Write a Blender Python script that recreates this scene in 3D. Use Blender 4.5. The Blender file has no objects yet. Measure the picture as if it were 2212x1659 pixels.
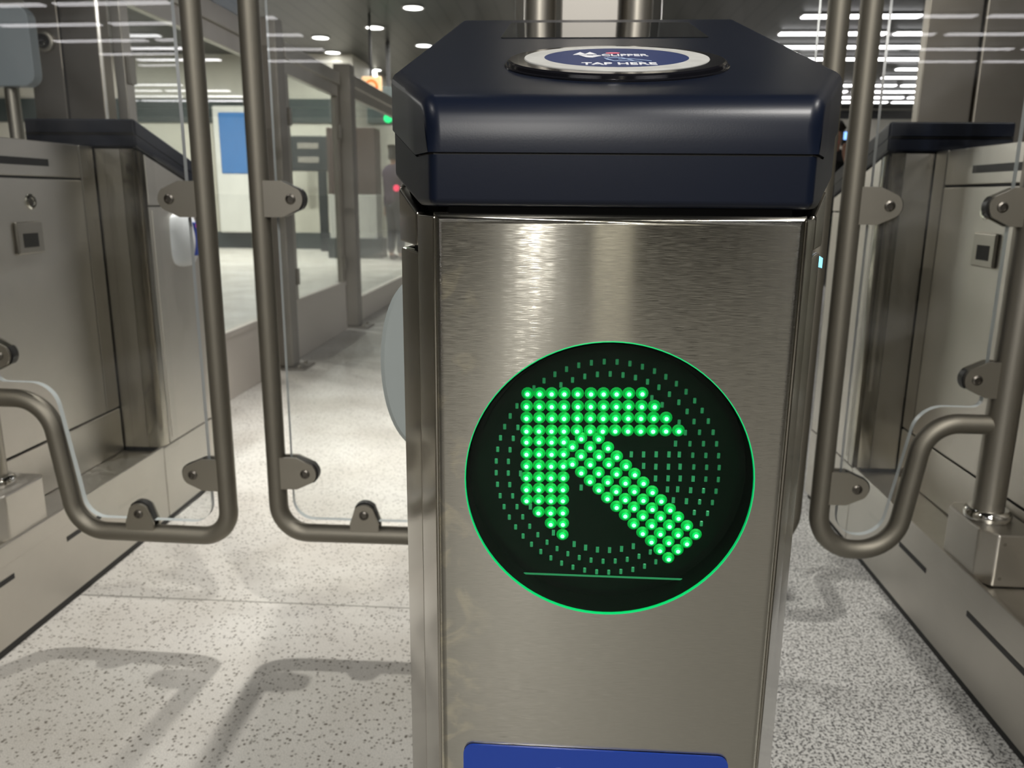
import bpy, bmesh, math, random
from mathutils import Vector, Matrix
random.seed(7)
S = bpy.context.scene
COL = S.collection
PI = math.pi

# ------------------------------------------------------------------ camera, exposure, world
cam_d = bpy.data.cameras.new('camera')
cam = bpy.data.objects.new('camera', cam_d)
COL.objects.link(cam)
r_, u_, f_ = (0.997909, 0.063967, 0.009299), (-0.023633, 0.227158, 0.973571), (-0.060164, 0.971755, -0.228194)
cam.matrix_world = Matrix(((r_[0], u_[0], -f_[0], 0), (r_[1], u_[1], -f_[1], 0), (r_[2], u_[2], -f_[2], 1.0), (0, 0, 0, 1)))
cam_d.sensor_fit = 'HORIZONTAL'
cam_d.sensor_width = 36.0
cam_d.lens = 28.02
cam_d.clip_start = 0.02
cam_d.clip_end = 200
cam_d.dof.use_dof = True
cam_d.dof.focus_distance = 0.56
cam_d.dof.aperture_fstop = 13.0
S.camera = cam
S.view_settings.view_transform = 'Standard'
S.view_settings.look = 'None'
S.view_settings.exposure = 0.0
S.view_settings.gamma = 1.0
S.view_settings.use_curve_mapping = False
try:
    S.cycles.use_denoising = True
    S.cycles.max_bounces = 10
    S.cycles.transparent_max_bounces = 24
    S.cycles.caustics_reflective = False
    S.cycles.caustics_refractive = False
    S.cycles.sample_clamp_indirect = 6.0
except Exception:
    pass
W = bpy.data.worlds.new('station_air')
S.world = W
W.use_nodes = True
W.node_tree.nodes['Background'].inputs[0].default_value = (0.9, 0.92, 1, 1)
W.node_tree.nodes['Background'].inputs[1].default_value = 0.12


def lamp(x, y, z, power, size=0.16, colr=(1, 0.97, 0.92), rx=0.0, spread=PI):
    d = bpy.data.lights.new('lamp_light', 'AREA')
    d.shape = 'DISK'
    d.size = size
    d.energy = power
    d.color = colr
    d.spread = spread
    o = bpy.data.objects.new('lamp_light', d)
    COL.objects.link(o)
    o.location = (x, y, z)
    o.rotation_euler = (rx, 0, 0)
    return o


CEIL = 3.5
# lamps: (x, y, power); each in its downlight; most added unseen for fill and the steel streak
LAMPS = [(-0.62, 2.95, 21), (0.95, -0.6, 74), (2.3, 1.2, 24), (-2.4, 0.2, 18), (-0.15, -1.9, 34), (-0.24, -3.6, 100), (-0.33, -5.6, 280),
         (-3.2, 5.6, 20), (2.3, 6.4, 10), (2.4, 4.4, 10)]
for lx, ly, lp in LAMPS:
    lamp(lx, ly, CEIL - 0.035, lp, 0.10, spread=math.radians(63) if (lx, ly) == (-0.62, 2.95) else PI)
FAR_LAMPS = [(-4.47, 12.64), (-4.01, 13.64), (-2.94, 12.87), (-2.11, 11.58), (-4.2, 15.0), (-4.73, 16.59), (-2.44, 14.34), (-3.91, 17.0), (-5.24, 19.75), (-4.55, 20.95)]
for lx, ly in FAR_LAMPS[:4] + FAR_LAMPS[6:8]:
    lamp(lx, ly, CEIL - 0.035, 50)
HALL_FILL = [(-5.0, 8.0, 75), (-7.5, 9.5, 80), (-5.2, 12.6, 95), (-8.0, 13.0, 80), (-2.2, 19.0, 110)]  # unseen lamps added to brighten the far hall
for lx, ly, lp in HALL_FILL:
    lamp(lx, ly, CEIL - 0.035, lp)


# ------------------------------------------------------------------ materials
def new_mat(name):
    m = bpy.data.materials.new(name)
    m.use_nodes = True
    nt = m.node_tree
    return m, nt, nt.nodes['Principled BSDF']


def simple(name, col, rough=0.5, metal=0.0, bump=0.0, bscale=200.0, spec=0.5, coat=0.0, var=0.0, vscale=6.0):
    m, nt, b = new_mat(name)
    b.inputs['Base Color'].default_value = (*col, 1)
    b.inputs['Roughness'].default_value = rough
    b.inputs['Metallic'].default_value = metal
    b.inputs['Specular IOR Level'].default_value = spec
    b.inputs['Coat Weight'].default_value = coat
    tc = nt.nodes.new('ShaderNodeTexCoord')
    if var > 0:
        n = nt.nodes.new('ShaderNodeTexNoise')
        n.inputs['Scale'].default_value = vscale
        n.inputs['Detail'].default_value = 6
        nt.links.new(tc.outputs['Object'], n.inputs['Vector'])
        mx = nt.nodes.new('ShaderNodeMix')
        mx.data_type = 'RGBA'
        mx.inputs[6].default_value = (*[c * (1 - var) for c in col], 1)
        mx.inputs[7].default_value = (*[min(1, c * (1 + var)) for c in col], 1)
        nt.links.new(n.outputs['Fac'], mx.inputs[0])
        nt.links.new(mx.outputs[2], b.inputs['Base Color'])
    if bump > 0:
        n = nt.nodes.new('ShaderNodeTexNoise')
        n.inputs['Scale'].default_value = bscale
        n.inputs['Detail'].default_value = 3
        nt.links.new(tc.outputs['Object'], n.inputs['Vector'])
        bp = nt.nodes.new('ShaderNodeBump')
        bp.inputs['Strength'].default_value = bump
        bp.inputs['Distance'].default_value = 0.001
        nt.links.new(n.outputs['Fac'], bp.inputs['Height'])
        nt.links.new(bp.outputs[0], b.inputs['Normal'])
    return m


def emit(name, col, strength):
    m, nt, b = new_mat(name)
    b.inputs['Base Color'].default_value = (*[min(1, c * 0.5) for c in col], 1)
    b.inputs['Emission Color'].default_value = (*col, 1)
    b.inputs['Emission Strength'].default_value = strength
    return m


def brushed(name, col, rough=0.3, aniso=0.75, streak=(45, 45, 1500), var=0.08, smear=False, tangent=(0, 0, 1), bump=0.05, grain=0.0):
    """steel brushed in horizontal strokes: reflections spread upright"""
    m, nt, b = new_mat(name)
    L = nt.links
    b.inputs['Metallic'].default_value = 1.0
    b.inputs['Anisotropic'].default_value = aniso
    tc = nt.nodes.new('ShaderNodeTexCoord')
    mp = nt.nodes.new('ShaderNodeMapping')
    mp.inputs['Scale'].default_value = streak
    L.new(tc.outputs['Object'], mp.inputs['Vector'])
    n = nt.nodes.new('ShaderNodeTexNoise')
    n.inputs['Scale'].default_value = 1.0
    n.inputs['Detail'].default_value = 4
    L.new(mp.outputs[0], n.inputs['Vector'])
    n2 = nt.nodes.new('ShaderNodeTexNoise')
    n2.inputs['Scale'].default_value = 9.0
    n2.inputs['Detail'].default_value = 5
    L.new(tc.outputs['Object'], n2.inputs['Vector'])
    mr = nt.nodes.new('ShaderNodeMapRange')
    mr.inputs['To Min'].default_value = rough * 0.8
    mr.inputs['To Max'].default_value = rough * 1.25
    L.new(n.outputs['Fac'], mr.inputs['Value'])
    L.new(mr.outputs[0], b.inputs['Roughness'])
    mx = nt.nodes.new('ShaderNodeMix')
    mx.data_type = 'RGBA'
    mx.inputs[6].default_value = (*[c * (1 - var) for c in col], 1)
    mx.inputs[7].default_value = (*[c * (1 + var) for c in col], 1)
    L.new(n2.outputs['Fac'], mx.inputs[0])
    last = mx.outputs[2]
    if smear:
        # dull glue and grease marks near the left edge of the front plate
        sx = nt.nodes.new('ShaderNodeSeparateXYZ')
        L.new(tc.outputs['Object'], sx.inputs[0])
        me = nt.nodes.new('ShaderNodeMapRange')
        me.inputs['From Min'].default_value = -0.075
        me.inputs['From Max'].default_value = -0.108
        L.new(sx.outputs[0], me.inputs['Value'])
        n3 = nt.nodes.new('ShaderNodeTexNoise')
        n3.inputs['Scale'].default_value = 38
        n3.inputs['Detail'].default_value = 6
        n3.inputs['Distortion'].default_value = 1.5
        L.new(tc.outputs['Object'], n3.inputs['Vector'])
        th = nt.nodes.new('ShaderNodeMapRange')
        th.inputs['From Min'].default_value = 0.52
        th.inputs['From Max'].default_value = 0.66
        L.new(n3.outputs['Fac'], th.inputs['Value'])
        mu = nt.nodes.new('ShaderNodeMath')
        mu.operation = 'MULTIPLY'
        L.new(me.outputs[0], mu.inputs[0])
        L.new(th.outputs[0], mu.inputs[1])
        m2 = nt.nodes.new('ShaderNodeMix')
        m2.data_type = 'RGBA'
        m2.inputs[7].default_value = (0.62, 0.58, 0.46, 1)
        L.new(mu.outputs[0], m2.inputs[0])
        L.new(last, m2.inputs[6])
        last = m2.outputs[2]
    L.new(last, b.inputs['Base Color'])
    bp = nt.nodes.new('ShaderNodeBump')
    bp.inputs['Strength'].default_value = bump
    bp.inputs['Distance'].default_value = 0.0005
    L.new(n.outputs['Fac'], bp.inputs['Height'])
    L.new(bp.outputs[0], b.inputs['Normal'])
    if grain > 0:
        # the fine brush lines run level, so they tip the surface only up and down
        nb_ = nt.nodes.new('ShaderNodeMath'); nb_.operation = 'SUBTRACT'; nb_.inputs[1].default_value = 0.5
        L.new(n.outputs['Fac'], nb_.inputs[0])
        nk = nt.nodes.new('ShaderNodeMath'); nk.operation = 'MULTIPLY'; nk.inputs[1].default_value = grain
        L.new(nb_.outputs[0], nk.inputs[0])
        cz = nt.nodes.new('ShaderNodeCombineXYZ')
        L.new(nk.outputs[0], cz.inputs[2])
        gm = nt.nodes.new('ShaderNodeNewGeometry')
        ad = nt.nodes.new('ShaderNodeVectorMath'); ad.operation = 'ADD'
        L.new(gm.outputs['Normal'], ad.inputs[0])
        L.new(cz.outputs[0], ad.inputs[1])
        nz = nt.nodes.new('ShaderNodeVectorMath'); nz.operation = 'NORMALIZE'
        L.new(ad.outputs[0], nz.inputs[0])
        L.new(nz.outputs[0], b.inputs['Normal'])
    tg = nt.nodes.new('ShaderNodeCombineXYZ')
    for i in range(3):
        tg.inputs[i].default_value = tangent[i]
    L.new(tg.outputs[0], b.inputs['Tangent'])
    return m


def clear_glass(name, tint=(0.97, 0.985, 0.975), ior=1.5, rough=0.0, smudge=0.0, gain=1.6):
    m = bpy.data.materials.new(name)
    m.use_nodes = True
    nt = m.node_tree
    nt.nodes.remove(nt.nodes['Principled BSDF'])
    out = nt.nodes['Material Output']
    t = nt.nodes.new('ShaderNodeBsdfTransparent')
    t.inputs[0].default_value = (*tint, 1)
    g = nt.nodes.new('ShaderNodeBsdfGlossy')
    g.inputs['Roughness'].default_value = rough
    fr = nt.nodes.new('ShaderNodeFresnel')
    fr.inputs['IOR'].default_value = ior
    mx = nt.nodes.new('ShaderNodeMixShader')
    ge = nt.nodes.new('ShaderNodeNewGeometry')
    fb = nt.nodes.new('ShaderNodeMath')
    fb.operation = 'SUBTRACT'
    fb.inputs[0].default_value = 1.0
    nt.links.new(ge.outputs['Backfacing'], fb.inputs[1])
    fm = nt.nodes.new('ShaderNodeMath')
    fm.operation = 'MULTIPLY'
    nt.links.new(fr.outputs[0], fm.inputs[0])
    nt.links.new(fb.outputs[0], fm.inputs[1])
    fk = nt.nodes.new('ShaderNodeMath')
    fk.operation = 'MULTIPLY'
    fk.inputs[1].default_value = gain
    fk.use_clamp = True
    nt.links.new(fm.outputs[0], fk.inputs[0])
    nt.links.new(fk.outputs[0], mx.inputs[0])
    nt.links.new(t.outputs[0], mx.inputs[1])
    nt.links.new(g.outputs[0], mx.inputs[2])
    last = mx.outputs[0]
    if smudge > 0:
        tc = nt.nodes.new('ShaderNodeTexCoord')
        n = nt.nodes.new('ShaderNodeTexNoise')
        n.inputs['Scale'].default_value = 3.0
        n.inputs['Detail'].default_value = 8
        n.inputs['Distortion'].default_value = 1.2
        nt.links.new(tc.outputs['Object'], n.inputs['Vector'])
        mr = nt.nodes.new('ShaderNodeMapRange')
        mr.inputs['From Min'].default_value = 0.45
        mr.inputs['From Max'].default_value = 0.8
        mr.inputs['To Max'].default_value = smudge
        nt.links.new(n.outputs['Fac'], mr.inputs['Value'])
        d = nt.nodes.new('ShaderNodeBsdfDiffuse')
        d.inputs[0].default_value = (0.8, 0.8, 0.8, 1)
        m2 = nt.nodes.new('ShaderNodeMixShader')
        nt.links.new(mr.outputs[0], m2.inputs[0])
        nt.links.new(last, m2.inputs[1])
        nt.links.new(d.outputs[0], m2.inputs[2])
        last = m2.outputs[0]
    nt.links.new(last, out.inputs[0])
    return m


def terrazzo(name, base, light, dark, scale, dens, joint_y=None, soft=0.5, speckle=False):
    m, nt, b = new_mat(name)
    L = nt.links
    N = nt.nodes.new
    tc = N('ShaderNodeTexCoord')
    v = N('ShaderNodeTexVoronoi')
    v.inputs['Scale'].default_value = scale
    v.inputs['Randomness'].default_value = 1.0
    L.new(tc.outputs['Object'], v.inputs['Vector'])
    n = N('ShaderNodeTexNoise')
    n.inputs['Scale'].default_value = scale * 0.9
    n.inputs['Detail'].default_value = 6
    L.new(tc.outputs['Object'], n.inputs['Vector'])
    big = N('ShaderNodeTexNoise')
    big.inputs['Scale'].default_value = 2.2
    big.inputs['Detail'].default_value = 7
    L.new(tc.outputs['Object'], big.inputs['Vector'])
    # patchy cement between the chips
    m1 = N('ShaderNodeMix'); m1.data_type = 'RGBA'
    m1.inputs[6].default_value = (*base, 1)
    m1.inputs[7].default_value = (*light, 1)
    r1 = N('ShaderNodeMapRange'); r1.inputs['From Min'].default_value = 0.35; r1.inputs['From Max'].default_value = 0.65
    L.new(big.outputs['Fac'], r1.inputs['Value'])
    L.new(r1.outputs[0], m1.inputs[0])
    # chips: some cells dark, some bright, by the cell's random colour
    sp = N('ShaderNodeSeparateColor')
    L.new(v.outputs['Color'], sp.inputs[0])
    rd = N('ShaderNodeMapRange')
    rd.inputs['From Min'].default_value = 1 - dens
    rd.inputs['From Max'].default_value = 1 - dens + 0.03
    L.new(sp.outputs[0], rd.inputs['Value'])
    ds = N('ShaderNodeMapRange')
    ds.inputs['From Min'].default_value = 0.52
    ds.inputs['From Max'].default_value = 0.30
    L.new(v.outputs['Distance'], ds.inputs['Value'])
    mu = N('ShaderNodeMath'); mu.operation = 'MULTIPLY'
    L.new(rd.outputs[0], mu.inputs[0])
    L.new(ds.outputs[0], mu.inputs[1])
    nr = N('ShaderNodeMapRange'); nr.inputs['From Min'].default_value = 0.38; nr.inputs['From Max'].default_value = 0.55
    L.new(n.outputs['Fac'], nr.inputs['Value'])
    mu2 = N('ShaderNodeMath'); mu2.operation = 'MULTIPLY'
    L.new(mu.outputs[0], mu2.inputs[0])
    L.new(nr.outputs[0], mu2.inputs[1])
    m2 = N('ShaderNodeMix'); m2.data_type = 'RGBA'
    m2.inputs[7].default_value = (*dark, 1)
    if speckle:
        sq = N('ShaderNodeMapRange'); sq.inputs['From Min'].default_value = 0.488; sq.inputs['From Max'].default_value = 0.40
        L.new(n.outputs['Fac'], sq.inputs['Value'])
        mxx = N('ShaderNodeMath'); mxx.operation = 'MAXIMUM'
        sk = N('ShaderNodeMath'); sk.operation = 'MULTIPLY'; sk.inputs[1].default_value = 0.88
        L.new(sq.outputs[0], sk.inputs[0])
        L.new(sk.outputs[0], mxx.inputs[0])
        L.new(mu2.outputs[0], mxx.inputs[1])
        L.new(mxx.outputs[0], m2.inputs[0])
    else:
        L.new(mu2.outputs[0], m2.inputs[0])
    L.new(m1.outputs[2], m2.inputs[6])
    # faint grain
    fg = N('ShaderNodeTexNoise'); fg.inputs['Scale'].default_value = scale * 3; fg.inputs['Detail'].default_value = 3
    L.new(tc.outputs['Object'], fg.inputs['Vector'])
    fr = N('ShaderNodeMapRange'); fr.inputs['From Min'].default_value = 0.3; fr.inputs['From Max'].default_value = 0.7
    fr.inputs['To Min'].default_value = 1 - soft; fr.inputs['To Max'].default_value = 1 + soft * 0.4
    L.new(fg.outputs['Fac'], fr.inputs['Value'])
    m3 = N('ShaderNodeMix'); m3.data_type = 'RGBA'; m3.blend_type = 'MULTIPLY'
    m3.inputs[0].default_value = 1.0
    L.new(m2.outputs[2], m3.inputs[6])
    L.new(fr.outputs[0], m3.inputs[7])
    last = m3.outputs[2]
    if joint_y is not None:
        sx = N('ShaderNodeSeparateXYZ')
        L.new(tc.outputs['Object'], sx.inputs[0])
        sb = N('ShaderNodeMath'); sb.operation = 'SUBTRACT'; sb.inputs[1].default_value = joint_y
        L.new(sx.outputs[1], sb.inputs[0])
        ab = N('ShaderNodeMath'); ab.operation = 'ABSOLUTE'
        L.new(sb.outputs[0], ab.inputs[0])
        lt = N('ShaderNodeMath'); lt.operation = 'LESS_THAN'; lt.inputs[1].default_value = 0.0028
        L.new(ab.outputs[0], lt.inputs[0])
        m4 = N('ShaderNodeMix'); m4.data_type = 'RGBA'
        m4.inputs[7].default_value = (0.30, 0.285, 0.25, 1)
        L.new(lt.outputs[0], m4.inputs[0])
        L.new(last, m4.inputs[6])
        last = m4.outputs[2]
    L.new(last, b.inputs['Base Color'])
    b.inputs['Roughness'].default_value = 0.42
    b.inputs['Specular IOR Level'].default_value = 0.35
    return m


STEEL = (0.42, 0.395, 0.35)
M = {}
M['front'] = brushed('brushed_steel_front', (0.46, 0.445, 0.39), 0.13, 1.0, smear=True, bump=0.0, streak=(110, 110, 16000), grain=0.85)
M['steel'] = brushed('brushed_steel', STEEL, 0.33, 0.6)
M['steel_y'] = brushed('satin_steel_panel', (0.56, 0.535, 0.485), 0.36, 0.6)
M['polish'] = simple('polished_steel', (0.36, 0.34, 0.295), 0.14, 1.0, var=0.12, vscale=25)
M['tube'] = simple('satin_steel_tube', (0.225, 0.21, 0.175), 0.55, 1.0, bump=0.03, bscale=400, var=0.06, vscale=12)
M['plate'] = simple('satin_steel_bracket', (0.34, 0.32, 0.275), 0.42, 1.0, bump=0.03, bscale=500)
M['bolt'] = simple('dark_bolt', (0.14, 0.13, 0.115), 0.35, 1.0)
M['filler'] = simple('satin_filler_panel', (0.42, 0.40, 0.37), 0.55, 1.0, bump=0.03, bscale=300)
M['chrome'] = simple('chrome', (0.75, 0.74, 0.70), 0.08, 1.0)
M['kick'] = simple('brushed_kick_plate', (0.72, 0.68, 0.63), 0.6, 1.0, bump=0.03, bscale=300)
M['fence_steel'] = simple('dull_fence_steel', (0.32, 0.30, 0.27), 0.5, 1.0, bump=0.03, bscale=300)
M['post'] = simple('dark_satin_post', (0.33, 0.31, 0.27), 0.42, 1.0, bump=0.03, bscale=300)
M['navy'] = simple('navy_moulding', (0.0040, 0.0066, 0.0155), 0.34, 0.0, bump=0.025, bscale=900, spec=0.3)
M['black'] = simple('black_rubber', (0.006, 0.006, 0.006), 0.45)
M['void'] = simple('matt_black_seal', (0.0025, 0.0025, 0.0025), 0.95, spec=0.05)
M['dark'] = simple('dark_inside', (0.012, 0.012, 0.012), 0.7)
M['gloss_black'] = simple('gloss_black_rim', (0.006, 0.006, 0.008), 0.12)
M['screen_black'] = simple('black_screen_glass', (0.010, 0.011, 0.012), 0.03, spec=1.0)
M['ring_white'] = simple('worn_white_ring', (0.46, 0.46, 0.44), 0.5, var=0.3, vscale=60)
M['disc_blue'] = simple('blue_target_print', (0.014, 0.028, 0.105), 0.5)
M['ink_white'] = simple('white_ink', (0.75, 0.76, 0.80), 0.4)
M['ink_pink'] = simple('red_ink', (0.80, 0.16, 0.24), 0.4)
M['ink_pale'] = simple('pale_blue_ink', (0.42, 0.55, 0.80), 0.4)
M['sign_blue'] = simple('blue_sign', (0.008, 0.040, 0.28), 0.28)
M['sign_white'] = simple('white_sign_print', (0.78, 0.78, 0.78), 0.3)
M['pod'] = simple('pale_grey_pod', (0.36, 0.40, 0.395), 0.45)
M['pod_white'] = simple('white_pod', (0.74, 0.76, 0.78), 0.4)
M['pod_blue'] = simple('blue_pod_face', (0.03, 0.06, 0.30), 0.3)
M['glass'] = clear_glass('clear_pane', (0.955, 0.965, 0.96), smudge=0.05)
M['fence_glass'] = clear_glass('fence_pane', (0.93, 0.96, 0.94), smudge=0.04)
M['edge'] = simple('pane_edge', (0.62, 0.66, 0.66), 0.25, spec=0.7)
M['lens'] = clear_glass('lens_cover', (0.72, 0.90, 0.80), 1.5, gain=0.35)
M['board'] = simple('dark_led_board', (0.0022, 0.0075, 0.004), 0.5, spec=0.15)
M['tray'] = simple('display_tray', (0.0022, 0.005, 0.003), 0.4, spec=0.15)
M['led_core'] = emit('led_core', (0.50, 1.0, 0.72), 2.4)
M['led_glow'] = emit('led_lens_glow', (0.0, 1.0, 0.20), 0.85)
M['led_halo'] = emit('led_painted_halo', (0.0, 1.0, 0.17), 0.20)  # halo of scattered light round each lit LED, put in as emission
M['led_off'] = simple('unlit_led', (0.10, 0.46, 0.27), 0.3, spec=0.6)
M['rim_green'] = emit('rim_painted_glow', (0.0, 0.9, 0.24), 0.32)  # LED light caught in the lens rim, put in as green emission
M['cyan'] = emit('cyan_light', (0.25, 0.75, 1.0), 1.3)
M['downlight'] = emit('downlight_glow', (1, 0.98, 0.95), 9.0)
M['linear'] = emit('linear_light_glow', (1, 0.975, 0.99), 7.0)
M['fixture'] = simple('fixture_white', (0.55, 0.55, 0.55), 0.5)
M['floor'] = terrazzo('pale_terrazzo', (0.60, 0.565, 0.505), (0.78, 0.755, 0.70), (0.15, 0.128, 0.10), 135, 0.42, joint_y=1.788, soft=0.28)
M['floor_granite'] = terrazzo('speckled_granite', (0.74, 0.73, 0.69), (0.84, 0.83, 0.79), (0.022, 0.021, 0.020), 185, 0.40, soft=0.5, speckle=True)
M['floor_dark'] = simple('added_dark_floor', (0.15, 0.144, 0.132), 0.5, var=0.2, vscale=20)  # toned dark to dim what the front steel mirrors
M['wall'] = simple('pale_wall', (0.62, 0.60, 0.52), 0.6, bump=0.05, bscale=60, var=0.05, vscale=1.2)
M['wall_grey'] = simple('grey_wall', (0.22, 0.205, 0.18), 0.6, var=0.08, vscale=1.0)
M['dark_trim'] = simple('dark_green_trim', (0.045, 0.06, 0.058), 0.5)
M['black_trim'] = simple('black_trim', (0.012, 0.012, 0.012), 0.5)
M['screen_blue'] = emit('blue_screen', (0.06, 0.21, 0.50), 0.6)
M['white_frame'] = simple('white_frame', (0.72, 0.72, 0.68), 0.45)
M['kiosk'] = simple('brown_kiosk', (0.115, 0.085, 0.075), 0.5, var=0.1)
M['dark_sign'] = simple('dark_sign', (0.022, 0.028, 0.03), 0.45)
M['sign_orange'] = emit('lit_orange_sign', (0.95, 0.60, 0.32), 0.95)
M['orange_ink'] = emit('orange_mark', (0.95, 0.20, 0.02), 0.9)
M['green_lamp'] = emit('green_lamp', (0.0, 0.9, 0.25), 2.5)
M['red_lamp'] = emit('red_lamp', (1.0, 0.04, 0.12), 2.5)
M['blue_lamp'] = emit('blue_lamp', (0.25, 0.5, 1.0), 1.8)
M['red_dot'] = emit('magenta_dot', (1.0, 0.05, 0.3), 1.5)
M['yellow'] = simple('yellow_brass', (0.55, 0.45, 0.10), 0.25, 1.0)
M['skin'] = simple('skin', (0.42, 0.23, 0.16), 0.5)
M['hair'] = simple('dark_hair', (0.02, 0.015, 0.012), 0.6)
M['coat_black'] = simple('black_coat', (0.015, 0.015, 0.017), 0.8)
M['coat_purple'] = simple('dark_purple_coat', (0.045, 0.022, 0.05), 0.8)
M['trousers'] = simple('dark_trousers', (0.02, 0.025, 0.035), 0.8)
M['blue_grey'] = simple('blue_grey_housing', (0.27, 0.31, 0.34), 0.45)
M['column'] = brushed('brown_steel_column', (0.29, 0.262, 0.225), 0.36, 0.5)


def ceiling_mat():
    m, nt, b = new_mat('dark_slatted_ceiling')
    tc = nt.nodes.new('ShaderNodeTexCoord')
    sx = nt.nodes.new('ShaderNodeSeparateXYZ')
    nt.links.new(tc.outputs['Object'], sx.inputs[0])
    d = nt.nodes.new('ShaderNodeMath'); d.operation = 'DIVIDE'; d.inputs[1].default_value = 0.25
    nt.links.new(sx.outputs[0], d.inputs[0])
    fr = nt.nodes.new('ShaderNodeMath'); fr.operation = 'FRACT'
    nt.links.new(d.outputs[0], fr.inputs[0])
    lt = nt.nodes.new('ShaderNodeMath'); lt.operation = 'LESS_THAN'; lt.inputs[1].default_value = 0.16
    nt.links.new(fr.outputs[0], lt.inputs[0])
    n = nt.nodes.new('ShaderNodeTexNoise')
    n.inputs['Scale'].default_value = 0.8
    n.inputs['Detail'].default_value = 4
    nt.links.new(tc.outputs['Object'], n.inputs['Vector'])
    mx = nt.nodes.new('ShaderNodeMix'); mx.data_type = 'RGBA'
    mx.inputs[6].default_value = (0.036, 0.036, 0.034, 1)
    mx.inputs[7].default_value = (0.012, 0.012, 0.012, 1)
    nt.links.new(lt.outputs[0], mx.inputs[0])
    nt.links.new(mx.outputs[2], b.inputs['Base Color'])
    b.inputs['Roughness'].default_value = 0.38
    b.inputs['Metallic'].default_value = 0.35
    return m


M['ceiling'] = ceiling_mat()


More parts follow.
